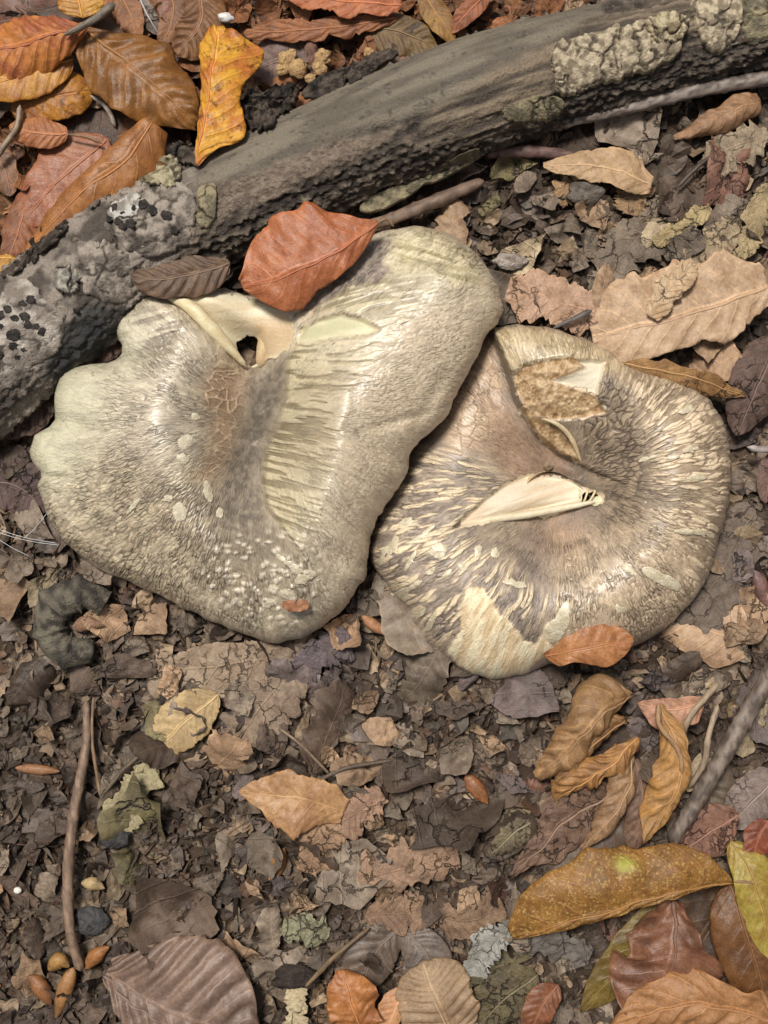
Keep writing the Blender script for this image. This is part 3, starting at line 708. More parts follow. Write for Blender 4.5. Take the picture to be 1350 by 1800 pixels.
# ------------------------------------------------------------------ tubes (twigs, stalks, strands)
def tube(name, pts, rad, c1, c2, parent=None, base=None, n=None, m=12, knob=.18, mat=None, seed=0, flat=False):
    """pts (photo x, photo y, height of the axis)"""
    p = np.asarray(pts, float); x, y = plan(p[:, 0], p[:, 1], p[:, 2]); W = np.column_stack([x, y, p[:, 2]])
    L = np.linalg.norm(np.diff(W, axis=0), axis=1).sum(); n = n or max(8, int(L / 7))
    C = catmull(W, n); T = np.gradient(C, axis=0); T /= np.linalg.norm(T, axis=1)[:, None]
    U = np.cross(T, [0, 0, 1.0]); U /= np.linalg.norm(U, axis=1)[:, None] + 1e-9; B = np.cross(U, T)
    r = np.interp(np.linspace(0, 1, n), np.linspace(0, 1, len(rad)), rad)
    s = np.linspace(0, L, n)
    a = np.linspace(0, 2 * np.pi, m, endpoint=False)
    A, I = np.meshgrid(a, np.arange(n), indexing='xy')
    q = np.column_stack([np.cos(A).ravel() * 2 + seed * 7.7, np.sin(A).ravel() * 2, (s[I] / 22).ravel()])
    nz = fbm(q, 3, seed); kn = 1 + knob * np.exp(-(((s / 46 + seed * .37) % 1 - .5) / .08) ** 2)
    rr = (r * kn)[I].ravel() * (1 + (nz - .5) * knob * 2.2)
    rr = np.where((I.ravel() == 0) | (I.ravel() == n - 1), rr * .25, rr)
    V = C[I.ravel()] + U[I.ravel()] * (np.cos(A.ravel()) * rr)[:, None] + B[I.ravel()] * (np.sin(A.ravel()) * rr)[:, None]
    F = grid_faces(n, m); idx = np.arange(n * m).reshape(n, m)
    wrap = np.column_stack([idx[:-1, -1], idx[1:, -1], idx[1:, 0], idx[:-1, 0]]); F = np.vstack([F, wrap])
    col = mixc(np.tile(lin(c1), (len(V), 1)), lin(c2), sst(.35, .65, fbm(q * [1, 1, 2.2], 3, seed + 3)))
    if base is None: base = (C[0][0], C[0][1], 0)
    return mesh_obj(name, V, F, mat or MAT['twig'], parent, base, col=col)

for k, pts in enumerate([[(1018, 860, 62), (1022, 874, 68), (1018, 888, 64)], [(1034, 860, 64), (1030, 873, 70), (1024, 888, 66)], [(1047, 862, 68), (1042, 872, 72), (1034, 884, 68)]]):
    tube('flesh_strand', pts, [2.6, 1.6, 2.6], (228, 216, 176), (214, 196, 150), mushR, baseR, m=7, knob=.05, mat=MAT['flesh'], seed=k)

tube('flesh_lip', [(292, 520, 112), (330, 537, 126), (365, 570, 124), (398, 606, 108), (432, 643, 84)], [5, 11, 12, 9, 4], (232, 220, 184), (218, 198, 156), mushL, baseL, m=14, knob=.06, mat=MAT['flesh'], seed=3)
tube('flesh_band', [(486, 542, 92), (478, 575, 84), (466, 610, 74), (457, 645, 66)], [13, 17, 15, 8], (206, 176, 136), (222, 200, 160), mushL, baseL, m=14, knob=.06, mat=MAT['flesh'], seed=4)
tube('flap_edge', [(953, 736, 104), (979, 745, 100), (1004, 770, 84), (1022, 812, 62)], [2, 4, 4, 2], (222, 206, 172), (196, 172, 132), mushR, baseR, m=9, knob=.15, mat=MAT['flesh'], seed=8)
tube('torn_lip', [(802, 926, 84), (860, 914, 88), (930, 904, 84), (985, 894, 78), (1046, 882, 74)], [3, 6, 7, 6, 3], (230, 218, 190), (214, 198, 166), mushR, baseR, m=12, knob=.08, mat=MAT['flesh'], seed=5)

# ------------------------------------------------------------------ fallen log
LOG = np.array([(-420, 950, 62, 106), (-240, 810, 62, 106), (-90, 690, 60, 106), (0, 612, 60, 106), (100, 538, 58, 104), (210, 446, 60, 100), (330, 384, 64, 94), (480, 312, 66, 92), (640, 240, 66, 94), (830, 165, 66, 100), (1000, 112, 64, 92), (1180, 66, 62, 84), (1350, 30, 60, 78), (1600, -10, 58, 76), (1850, -40, 55, 70)], float)
def log_curve():
    x, y = plan(LOG[:, 0], LOG[:, 1], LOG[:, 2] + 20); return catmull(np.column_stack([x, y, LOG[:, 2], LOG[:, 3]]), 760)
LC = log_curve()
def log_z(P):
    """height of the log's upper surface and lateral offset there"""
    best = np.full(len(P), 1e9); z = np.zeros(len(P)); lat = np.zeros(len(P)); sx = np.zeros(len(P))
    for k in range(0, len(LC) - 1, 4):
        c = LC[k]; t = LC[k + 1, :2] - c[:2]; t = t / np.linalg.norm(t)
        dx, dy = P[:, 0] - c[0], P[:, 1] - c[1]; d = dx * dx + dy * dy; m = d < best
        l = (-t[1] * dx + t[0] * dy) / c[3]
        lat = np.where(m, l, lat); z = np.where(m, c[2] + .86 * c[3] * np.sqrt(np.clip(1 - l * l, 0, 1)), z); best = np.where(m, d, best)
    return z, lat
def log_surf(Q):
    z = np.full(len(Q), 120.0)
    for _ in range(3):
        x, y = plan(Q[:, 0], Q[:, 1], z); z, _l = log_z(np.column_stack([x, y]))
    return x, y, z
baseLog = (LC[330][0], LC[330][1], 0)
log = thing('fallen_log', baseLog, 'weathered grey fallen log with peeling pale bark, lying behind the mushrooms', 'log')
def build_log():
    n, m = len(LC), 190
    T = np.gradient(LC[:, :2], axis=0); T /= np.linalg.norm(T, axis=1)[:, None]; Nn = np.column_stack([-T[:, 1], T[:, 0]])
    a = np.linspace(0, 2 * np.pi, m, endpoint=False)
    A, I = np.meshgrid(a, np.arange(n), indexing='xy'); A, I = A.ravel(), I.ravel()
    s = np.concatenate([[0], np.cumsum(np.linalg.norm(np.diff(LC[:, :2], axis=0), axis=1))])[I]
    lat = np.cos(A); up = np.sin(A)
    q = np.column_stack([np.cos(A) * 3, np.sin(A) * 3, s / 160]); qf = np.column_stack([np.cos(A) * 9, np.sin(A) * 9, s / 70]); qi = np.column_stack([np.cos(A) * 13, np.sin(A) * 13, s / 10])
    low = fbm(q, 3, 201); fine = fbm(qf, 4, 202); iso = fbm(qi, 4, 203, .6)
    r0 = LC[I, 3]
    X0 = LC[I, 0] + Nn[I, 0] * lat * r0; Y0 = LC[I, 1] + Nn[I, 1] * lat * r0; Z0 = LC[I, 2] + .86 * r0 * up
    px, py = photo(X0, Y0, Z0); Q = np.column_stack([px, py])
    smooth_top = pmask(Q, [(330, 300), (480, 195), (690, 95), (900, 30), (1050, -10), (1060, 20), (900, 120), (780, 185), (640, 235), (560, 262), (450, 310), (340, 325)], 8, 7, 204) * (up > 0)
    stripe = pmask(Q, [(345, 335), (460, 300), (580, 250), (700, 225), (660, 265), (560, 310), (470, 350), (380, 395), (335, 400)], 8, 8, 205) * (up > 0)
    wood = pmask(Q, [(760, 190), (900, 110), (1060, 25), (1250, -20), (1400, -30), (1350, 40), (980, 110), (960, 200), (860, 250), (740, 250)], 14, 10, 206) * (up > 0)
    leftb = (1 - sst(300, 360, px + .25 * (py - 350))) * (up > -.3)
    rough = np.clip(1 - smooth_top - .6 * stripe - .5 * wood, .12, 1)
    dr = (low - .5) * 14 * (1 - .6 * smooth_top) + (fine - .5) * 20 * rough + (iso - .5) * 22 * rough - 4 * stripe * sst(.58, .7, iso)
    col = mixc(np.tile(lin((60, 53, 48)), (len(A), 1)), lin((124, 111, 98)), sst(.42, .68, iso * .6 + fine * .4))
    col = mixc(col, lin((150, 138, 120)), sst(.66, .74, iso) * rough * .8)
    col = mixc(col, mixc(np.tile(lin((106, 98, 87)), (len(A), 1)), lin((138, 128, 112)), sst(.3, .7, fbm(qf * .7, 4, 207))), smooth_top * .95)
    col = mixc(col, lin((62, 58, 54)), smooth_top * sst(.64, .72, iso) * .6)
    col = mixc(col, mixc(np.tile(lin((112, 98, 86)), (len(A), 1)), lin((150, 134, 117)), sst(.35, .65, iso)), stripe * .9)
    col = mixc(col, lin((70, 60, 54)), stripe * sst(.62, .7, iso) * .8)
    wv = fbm(np.column_stack([np.cos(A) * 22, np.sin(A) * 22, s / 90]), 3, 208)
    col = mixc(col, mixc(np.tile(lin((78, 69, 61)), (len(A), 1)), lin((146, 130, 110)), sst(.35, .68, wv)), wood * .9); dr += wood * (wv - .5) * 9
    lb = fbm(np.column_stack([X0, Y0, Z0]) / 38, 4, 209)
    col = mixc(col, mixc(np.tile(lin((88, 80, 73)), (len(A), 1)), lin((164, 152, 140)), sst(.40, .6, lb)), leftb * .85)
    col = mixc(col, lin((52, 54, 56)), leftb * pmask(Q, [(70, 610), (140, 545), (240, 530), (215, 590), (110, 670), (70, 670)], 12, 14, 210) * .85)
    r = r0 + dr
    V = np.column_stack([LC[I, 0] + Nn[I, 0] * lat * r, LC[I, 1] + Nn[I, 1] * lat * r, LC[I, 2] + .86 * r * up])
    idx = np.arange(n * m).reshape(n, m)
    F = np.vstack([grid_faces(n, m), np.column_stack([idx[:-1, -1], idx[1:, -1], idx[1:, 0], idx[:-1, 0]])])
    o = mesh_obj('trunk', V, F, MAT['bark'], log, baseLog, col=col)
    # sawn ends
    for e, k in ((0, 0), (1, n - 1)):
        c = V[k * m:(k + 1) * m]; vv = np.vstack([c, c.mean(axis=0)]); ff = np.column_stack([np.arange(m), (np.arange(m) + 1) % m, np.full(m, m)])
        mesh_obj('log_end', vv, ff, MAT['bark'], log, baseLog, col=np.tile(lin((150, 125, 95)), (m + 1, 1)))
build_log()
pale = two_tone((204, 188, 160), (138, 124, 104), 9, 11); greyb = two_tone((172, 160, 147), (116, 106, 97), 16, 12); darkb = two_tone((96, 84, 74), (52, 46, 42), 9, 13); white = two_tone((206, 202, 194), (146, 138, 128), 10, 14); olivb = two_tone((160, 148, 118), (110, 102, 84), 12, 15)
def bark(poly, th, cf, jag=6, rough=.38, seed=0, label=None, na=110, rings=26):
    o = patch('bark_plate', poly, log_surf, th, cf, MAT['bark'], log, baseLog, jg=jag * 1.2, rough=rough, seed=seed, na=na, rings=rings, dome=.1, sink=6, crack=58)
    if label: o['label'] = label
    return o
bark([(968, 88), (1005, 74), (1012, 110), (1018, 165), (985, 172), (972, 130)], 13, pale, seed=1)
bark([(1010, 72), (1060, 58), (1088, 46), (1092, 100), (1088, 142), (1040, 150), (1016, 158), (1010, 110)], 13, pale, seed=2)
bark([(1092, 55), (1130, 40), (1150, 30), (1185, 32), (1205, 45), (1196, 85), (1170, 112), (1120, 128), (1094, 125)], 14, pale, seed=3)
bark([(1140, 36), (1175, 28), (1203, 40), (1200, 70), (1165, 80), (1142, 65)], 22, two_tone((200, 186, 154), (140, 124, 98), 9, 17), seed=4)
bark([(1212, 12), (1240, -10), (1290, -15), (1300, 40), (1290, 75), (1255, 92), (1225, 70)], 14, pale, seed=5)
bark([(1300, -18), (1350, -30), (1420, -30), (1420, 40), (1350, 70), (1310, 75)], 12, olivb, seed=6)
bark([(890, 190), (950, 170), (985, 180), (975, 205), (920, 215), (885, 210)], 10, olivb, seed=7)
bark([(418, 190), (445, 165), (500, 150), (530, 160), (505, 195), (455, 232), (425, 222)], 22, darkb, jag=8, rough=1.6, seed=8, label='dark crumbly bark lump')
bark([(540, 150), (600, 118), (680, 88), (700, 96), (640, 130), (570, 165), (535, 170)], 8, darkb, jag=8, rough=2, seed=9)
bark([(300, 265), (318, 250), (350, 262), (360, 285), (330, 295), (305, 285)], 18, darkb, seed=10)
knob = bark([(182, 385), (205, 345), (240, 325), (300, 318), (345, 335), (350, 380), (330, 430), (270, 452), (215, 428), (190, 405)], 12, greyb, jag=8, rough=.7, seed=11, label='pale lichened bark plate with black fungus discs')
bark([(232, 300), (262, 278), (310, 284), (322, 310), (300, 330), (255, 326)], 20, two_tone((188, 178, 146), (132, 120, 96), 8, 18), seed=12, jag=7)
bark([(196, 372), (215, 350), (245, 340), (250, 365), (228, 395), (205, 398)], 16, white, seed=13, jag=6)
bark([(352, 330), (380, 325), (385, 350), (372, 395), (352, 400), (346, 360)], 9, olivb, seed=14)
bark([(120, 440), (160, 415), (210, 440), (235, 470), (225, 520), (180, 525), (130, 490)], 8, greyb, jag=10, rough=.8, seed=15)
bark([(95, 480), (120, 470), (140, 490), (130, 512), (105, 508)], 13, two_tone((176, 170, 158), (120, 114, 106), 7, 19), seed=16)
spotted = bark([(-20, 545), (25, 500), (70, 508), (110, 560), (95, 620), (50, 660), (-20, 690), (-60, 640)], 7, two_tone((194, 184, 172), (136, 125, 115), 20, 20), jag=10, seed=17, label='pale grey bark plate dotted with black fungus discs', rough=.8)
bark([(150, 310), (190, 300), (215, 300), (165, 365), (150, 350)], 10, greyb, seed=18)
bark([(40, 440), (85, 395), (120, 385), (112, 410), (70, 455), (20, 490), (0, 485)], 14, darkb, jag=8, rough=1.8, seed=19)
bark([(640, 350), (740, 305), (830, 262), (845, 275), (760, 325), (660, 372)], 8, olivb, jag=8, rough=1.6, seed=21)
blackf = two_tone((38, 34, 33), (66, 60, 56), 5, 21)
for k, (x, y, r) in enumerate([(203, 368, 6), (212, 392, 7), (195, 388, 5), (222, 380, 9), (238, 370, 6), (255, 362, 8), (270, 372, 9), (294, 380, 9), (310, 408, 7), (232, 395, 10), (218, 402, 7),
                               (28, 480 + 80, 8), (25, 590, 11), (24, 610, 8), (42, 685 - 150, 6), (55, 528, 8), (45, 558, 9), (50, 572, 7), (63, 575, 7), (76, 583, 7), (15, 545, 7), (3, 555, 8), (3, 575, 7), (2, 625, 6), (32, 628, 4), (44, 615, 4), (136, 548, 4), (110, 512, 4)]):
    patch('fungus_disc', ell(x, y, r, r * .9, 0, 7), lambda Q: (lambda t: (t[0], t[1], t[2] + (15 if Q[:, 0].mean() > 180 else 9)))(log_surf(Q)), 1.6, blackf, MAT['bark'], knob if x > 180 else spotted, baseLog, jg=3.2, na=24, rings=5, seed=k, dome=.7, sink=14)

# ------------------------------------------------------------------ leaves
def prof(t, shape):
    if shape == 'beech': w = t ** .55 * (1 - t) ** .68; return w / (.55 / 1.23) ** .55 / (.68 / 1.23) ** .68
    if shape == 'strap': return np.sin(np.pi * np.clip(t, .001, .999)) ** .35
    if shape == 'lobed': return np.sin(np.pi * np.clip(t, .001, .999)) ** .6 * (1 + .22 * np.sin(t * 17 + 1))
    if shape == 'fan': w = t ** .5 * (1 - t) ** .42; return w / w.max()
    return np.minimum(1, np.minimum(.45 + t * 3, .5 + (1 - t) * 3))      # 'frag'

def leaf_grid(C, wl, wr, shape='beech', nv=12, aL=8, aR=8, kL=-20, kR=-20, corr=3.0, wave=2.0, crumple=4.0, ragged=.0, seed=0, holes=0.0, twist=0.0, kvar=.35):
    """C (n,3) plan-unit centre line -> vertices, uv, faces"""
    n = len(C); t = np.linspace(0, 1, n); T = np.gradient(C, axis=0); T /= np.linalg.norm(T, axis=1)[:, None] + 1e-9
    Lf = np.cross([0, 0, 1.0], T); Lf /= np.linalg.norm(Lf, axis=1)[:, None] + 1e-9; Up = np.cross(T, Lf)
    rho = R(twist) * (t - .5); Lf, Up = Lf * np.cos(rho)[:, None] + Up * np.sin(rho)[:, None], Up * np.cos(rho)[:, None] - Lf * np.sin(rho)[:, None]
    pr = prof(t, shape); V, UV = [], []
    def width(w, q):
        if isinstance(w, (list, tuple)):
            k = np.linspace(0, 1, len(w)); base = catmull(np.column_stack([k * 100, w]), 200); base = np.interp(t * 100, base[:, 0], base[:, 1])
        else: base = w * pr
        base = base * (1 + .16 * (fbm(np.column_stack([t * 5 + seed * 3.1, np.full(n, q)]), 3, seed + 11) - .5) * 2 + .05 * (jag(t, seed + int(q), 16, .5) - .5))
        if ragged: base = base * (1 - ragged * sst(.2, .95, jag(t, seed * 2 + int(q) + 1, 11, .38)) * 1.25)
        return np.maximum(base, .3)
    WL, WR = width(wl, 5.0), width(wr, 25.0)
    kv = [1 + kvar * 2 * (fbm(np.column_stack([t * 3.5 + seed * 1.3, np.full(n, 40.0 + j)]), 2, seed + 21) - .5) for j in (0, 9)]
    ss = np.linspace(0, 1, 15)[:, None]
    for v in np.linspace(-1, 1, 2 * nv + 1):
        left = v < 0; s = abs(v); W = WL if left else WR
        a0, k = R(aL if left else aR), R(kL if left else kR) * kv[0 if left else 1]; k = np.where(np.abs(k) < 1e-3, 1e-3, k)
        nrm = np.maximum(.35, np.abs((np.sin(a0 + k * ss) - math.sin(a0)) / k).max(axis=0))
        x_ = (np.sin(a0 + k * s) - math.sin(a0)) / k / nrm; z_ = (math.cos(a0) - np.cos(a0 + k * s)) / k / nrm
        ph = (t - .2 * s) * 8
        z = z_ * W + corr * (np.abs(np.sin(np.pi * ph)) - .5) * min(1, s * 3) * (1 - .25 * s) * np.minimum(1, W / 12) + wave * s * s * (np.sin(t * 13 + seed * 1.7 + (2 if left else 0)) + .6 * np.sin(t * 29 + seed))
        V.append(C + Lf * (W * x_ * (1 if left else -1))[:, None] + Up * z[:, None]); UV.append(np.column_stack([t, np.full(n, v * .5 + .5)]))
    V = np.stack(V, axis=1).reshape(-1, 3); UV = np.stack(UV, axis=1).reshape(-1, 2)
    if crumple:
        q = np.column_stack([V[:, :2] / 34 + seed * 5.1, V[:, 2] / 60]); V[:, 2] += (fbm(q, 4, seed + 2) - .5) * 2.4 * crumple
        V[:, :2] += (np.column_stack([fbm(q, 3, seed + 3), fbm(q, 3, seed + 4)]) - .5) * crumple * 1.6
    F = grid_faces(n, 2 * nv + 1)[:, ::-1]
    if holes:
        fc = V[F].mean(axis=1); h = fbm(fc[:, :2] / 15 + seed * 9.7, 3, seed + 6); F = F[h > np.quantile(h, holes)]
    return V, UV, F

def leaf(label, spine, wl, wr, c1, c2=None, group=None, mat='leaf', stalk=None, rib=True, cat='leaf', name='leaf', seed=None, nt=54, nv=11, dz=0, thick=1.0, **kw):
    global _ls; _ls += 1; seed = seed or _ls
    sp = np.asarray(spine, float)
    if sp.shape[1] == 2: sp = np.column_stack([sp, np.full(len(sp), 20.0)])
    sp[:, 2] += dz
    x, y = plan(sp[:, 0], sp[:, 1], sp[:, 2]); C = catmull(np.column_stack([x, y, sp[:, 2]]), nt)
    V, UV, F = leaf_grid(C, wl, wr, seed=seed, **kw)
    base = (C[0][0], C[0][1], 0)
    t = thing(name, base, label, cat, group)
    des = lambda c: (np.asarray(c, float) * .9 + np.mean(c) * .05) * np.array([.97, .955, .97 - .12 * (max(c) - min(c)) / max(c)])
    c1 = lin(des(c1)); c2 = lin(des(c2)) if c2 is not None else c1 * .72
    b = mesh_obj('blade', V, F, MAT[mat], t, base, uv=UV, colour=c1, tint=c2)
    sm = b.modifiers.new('thickness', 'SOLIDIFY'); sm.thickness = thick * 1.2 * S; sm.offset = -1
    wl_m, wr_m = np.max(wl), np.max(wr); w = min(wl_m, wr_m) if min(wl_m, wr_m) > 8 else max(wl_m, wr_m)
    if rib:
        mid = V.reshape(nt, -1, 3)[:, (2 * nv + 1) // 2]; pts = mid.copy(); pts[:, 2] += .2
        px, py = photo(pts[:, 0], pts[:, 1], pts[:, 2]); rc = np.clip(np.array(c1) * 1.35 + .02, 0, .8)
        o = tube('midrib', np.column_stack([px, py, pts[:, 2]])[::3], [max(1.8, w * .05), 1.6, .7], (0, 0, 0), (0, 0, 0), t, base, n=nt // 2, m=6, knob=.05, seed=seed)
        n_ = len(o.data.vertices); o.data.color_attributes['col'].data.foreach_set('color', np.tile([*rc, 1], n_).astype(np.float32))
    if stalk:
        st = np.asarray([list(sp[0])] + [list(q) for q in stalk], float)
        tube('stalk', st, [max(2.2, w * .06), 2.4, 3.0], tuple(np.array((150, 120, 90))), (110, 84, 62), t, base, m=7, knob=.12, seed=seed)
    return t
_ls = 0

FRAG = dict(shape='frag', ragged=.45, corr=2.0, crumple=6, rib=False, mat='leaf_plain')
# fresh leaves behind the log
leaf('red-orange leaf with ridged veins lying over two yellow-brown leaves behind the log', [(152, 46, 98), (95, 58, 108), (35, 76, 98), (-40, 88, 80)], [4, 36, 52, 54, 50, 40], [4, 30, 40, 44, 40, 30], (164, 90, 60), (196, 124, 62), kL=-60, kR=-45, corr=9, wave=4, crumple=6, stalk=[(168, 35, 104), (200, 8, 112)])
leaf('yellow-brown leaf with pale edge, directly under the red-orange leaf', [(130, 104, 72), (65, 118, 80), (-10, 145, 78), (-50, 160, 70)], 46, 20, (196, 138, 48), (160, 98, 38), kL=-30, corr=2, mat='leaf_smooth')
leaf('mottled brown and yellow round-ended leaf beside the yellow-brown leaf', [(20, 196, 48), (80, 176, 60), (130, 165, 62), (162, 160, 52)], 48, 40, (146, 88, 38), (190, 128, 48), mat='leaf_spotted', shape='fan', kL=-35, kR=-35, corr=2)
leaf('big golden-brown leaf with long parallel veins and a curled dark end', [(142, 46, 74), (200, 98, 90), (265, 152, 94), (325, 205, 86), (345, 222, 70)], [4, 30, 58, 70, 70, 62, 44, 10], [4, 40, 62, 70, 66, 50, 34, 8], (152, 102, 50), (126, 82, 40), kL=-70, kR=-35, aL=14, corr=9, wave=5, mat='leaf_smooth', crumple=7)
leaf('bright yellow-orange leaf blotched brown, upright against the dark bark lump', [(344, 290, 140), (350, 250, 142), (366, 190, 134), (376, 120, 116), (382, 46, 96)], [2, 8, 14, 18, 20, 26, 28, 14], [2, 30, 66, 62, 50, 56, 80, 76, 26], (194, 116, 48), (222, 164, 54), mat='leaf_spotted', corr=8, kL=-60, kR=-20, aR=0, aL=0, twist=25, crumple=6)
leaf('long ochre leaf rolled into a trough along the upper edge of the log', [(266, 212, 100), (215, 280, 108), (130, 345, 100), (42, 445, 60)], [36, 60, 58, 52, 46, 38, 8], [12, 26, 30, 30, 26, 22, 6], (176, 118, 68), (152, 98, 56), kL=-60, kR=-150, corr=2, mat='leaf_smooth', crumple=6, twist=30)
leaf('reddish tan smooth leaf tucked under the long ochre leaf', [(190, 245, 40), (115, 300, 52), (30, 395, 48)], 66, 50, (168, 108, 78), (150, 90, 66), kL=-30, kR=-25, corr=2, mat='leaf_smooth')
leaf('small tan leaf with a thick stalk pointing at the golden-brown leaf', [(118, 236, 66), (70, 232, 70), (15, 222, 60)], 28, 26, (184, 122, 82), (160, 100, 66), stalk=[(150, 240, 70), (180, 252, 60)], kL=-40, kR=-40)
leaf('narrow brown leaf standing at the lower end of the ochre leaf', [(52, 325, 40), (32, 400, 52), (12, 468, 48)], 34, 28, (168, 108, 74), (128, 80, 56), kL=-40, kR=-40)
leaf('yellow leaf sliver poking out beside the log bark', [(-15, 462, 60), (12, 465, 62), (38, 460, 60)], 16, 14, (206, 158, 72), (180, 130, 60), nt=20, nv=5)
leaf('curled brown leaf with white veins behind the bright yellow-orange leaf', [(352, -25, 60), (350, 40, 70), (310, 95, 60)], 46, 34, (150, 108, 74), (122, 84, 58), corr=9, kL=-50, kR=-50, shape='strap')
leaf('golden yellow leaf tip wedged beside a grey leaf stalk', [(145, 32, 80), (142, 0, 82), (138, -40, 78)], 42, 42, (206, 152, 62), (180, 122, 48), nt=30, mat='leaf_smooth')
leaf('flat reddish-orange leaf with a broken edge lying behind the log', [(706, 8, 62), (600, -2, 70), (490, -18, 66)], 32, 34, (192, 116, 76), (168, 94, 60), ragged=.3, corr=1.5, shape='strap')
leaf('brown leaf strip with a torn rim under the flat reddish-orange leaf', [(700, 30, 44), (570, 48, 50), (428, 58, 44)], 24, 22, (160, 102, 64), (132, 82, 54), ragged=.45, shape='strap', kL=-40)
leaf('purplish brown leaf beneath the pale crumbs behind the log', [(565, 112, 22), (505, 100, 28), (440, 125, 24)], 62, 50, (126, 100, 92), (104, 84, 76), corr=3)
leaf('olive brown leaf lying close behind the middle of the log', [(640, 50, 32), (700, 58, 42), (770, 85, 36)], 34, 40, (122, 98, 62), (102, 78, 52), corr=4)
leaf('ochre narrow leaf upright between the olive leaf and the orange leaf', [(740, -20, 40), (768, 28, 48), (796, 76, 42)], 24, 22, (160, 120, 62), (130, 92, 50), nt=30)
leaf('orange-red folded leaf with a pale midrib behind the log', [(858, -18, 50), (822, 18, 56), (788, 58, 46)], 20, 18, (160, 96, 62), (136, 80, 52), nt=30)
leaf('brown upright leaf strip beside the golden-brown leaf', [(208, -15, 46), (228, 30, 52), (244, 75, 48)], 24, 20, (158, 108, 72), (130, 86, 58), nt=30)
leaf('pale grey dead leaf curled beside the brown upright leaf strip', [(245, -5, 40), (258, 30, 44), (280, 62, 38)], 18, 16, (176, 168, 160), (110, 98, 90), nt=30, mat='leaf_plain')
leaf('dull brown leaf beside the curled leaf with white veins', [(300, -15, 42), (302, 35, 46), (282, 85, 40)], 24, 22, (150, 104, 72), (122, 84, 60), nt=30)
leaf('tan leaf standing at the picture side of the reddish tan leaf', [(-20, 250, 34), (5, 300, 40), (20, 345, 36)], 28, 30, (150, 108, 84), (110, 80, 64), nt=30)
tube_tw = tube('leaf_stalk', [(112, 62, 118), (160, 38, 122), (202, 6, 112)], [4, 6, 8], (140, 128, 112), (98, 88, 78), m=9, seed=5); tag(tube_tw, 'short grey stalk crossing the red-orange leaf behind the log', 'stalk')
tw2 = tube('leaf_stalk', [(158, 168, 58), (185, 185, 52), (203, 222, 40)], [3, 5, 4], (176, 164, 150), (130, 116, 104), m=8, seed=6); tag(tw2, 'pale curved stalk beside the mottled brown and yellow leaf', 'stalk')
tw3 = tube('leaf_stalk', [(35, 185, 70), (28, 225, 74), (-10, 280, 66)], [5, 5, 6], (160, 140, 118), (112, 96, 82), m=8, seed=7); tag(tw3, 'greyish curved stalk beside the small tan leaf with thick stalk', 'stalk')

# leaves around and on the mushrooms
leaf('large coppery orange leaf resting on the folded mushroom and the log', [(664, 392, 152), (623, 420, 166), (577, 446, 172), (493, 484, 168), (424, 504, 152)], [4, 22, 34, 42, 54, 56, 40, 6], [4, 44, 78, 92, 98, 92, 66, 10], (170, 98, 64), (188, 116, 78), kL=-30, kR=-16, aL=-6, aR=3, corr=2.5, wave=4, crumple=5, mat='leaf_smooth', stalk=[(680, 385, 150), (692, 398, 140)], nt=70)
leaf('dull brown creased leaf wedged between the log and the folded mushroom', [(405, 462, 130), (335, 480, 142), (275, 490, 146), (228, 482, 138)], 40, 28, (122, 98, 80), (100, 78, 64), corr=6, kL=-40, kR=-40)
leaf('small tan-orange leaf lying on the rim of the flaky mushroom', [(958, 1152, 88), (1000, 1150, 120), (1050, 1140, 126), (1116, 1126, 118)], [3, 26, 44, 46, 44, 34, 6], [6, 18, 14, 26, 34, 26, 5], (172, 114, 74), (188, 130, 86), kL=-18, kR=-30, corr=2, wave=4, mat='leaf_smooth', crumple=4)
leaf('tiny reddish brown leaf scrap on the warty foot of the folded mushroom', [(496, 1060, 152), (518, 1068, 150), (542, 1062, 148)], 12, 10, (176, 122, 88), (150, 98, 70), nt=20, nv=5, shape='frag', ragged=.3, rib=False)
leaf('brown leaf in the gap under the log beside the folded mushroom', [(212, 585, 42), (170, 615, 46), (110, 640, 36)], 30, 26, (122, 92, 82), (98, 74, 64), mat='leaf_plain')
leaf('dark brown leaf in the shade between the log and the pale lobes', [(96, 690, 30), (50, 720, 34), (-20, 760, 30)], 40, 36, (100, 76, 66), (80, 62, 54), mat='leaf_plain')
leaf('dusky leaf beside the notched margin of the folded mushroom', [(-20, 850, 14), (30, 860, 20), (80, 900, 14)], 60, 46, (104, 84, 80), (82, 66, 62), mat='leaf_plain')
leaf('fringed brown husk-like sliver poking from behind the flaky mushroom', [(1098, 640, 84), (1170, 655, 92), (1240, 672, 84), (1308, 698, 60)], 24, 24, (172, 132, 84), (136, 98, 60), ragged=.35, kL=-30, kR=-50, mat='leaf_plain', crumple=5)
# right of the log
leaf('pinkish tan broken leaf with a dark pinhole beside the folded mushroom', [(1062, 556, 46), (985, 530, 54), (893, 505, 48)], 52, 46, (206, 170, 146), (182, 146, 120), **{**FRAG, 'ragged': .35})
leaf('wide pale tan leaf with faint veins spread behind the flaky mushroom', [(1352, 500, 46), (1260, 532, 64), (1150, 565, 66), (1042, 592, 48)], 66, 88, (186, 154, 124), (204, 174, 144), shape='frag', ragged=.18, corr=4, crumple=6, mat='leaf', kL=-20, kR=-16)
leaf('pale cream folded flap standing on the wide tan leaf', [(1145, 556, 78), (1175, 508, 92), (1222, 462, 88)], 26, 28, (218, 190, 156), (200, 168, 132), **{**FRAG, 'ragged': .25})
leaf('long pale tan leaf with a crease beside the dark reddish twig', [(1146, 322, 46), (1060, 294, 60), (955, 290, 48)], [26, 34, 30, 28, 20, 4], [14, 40, 42, 34, 20, 4], (200, 168, 132), (178, 146, 112), ragged=.12, corr=2, crumple=7, aL=18, aR=-6, kL=-30, kR=-10)
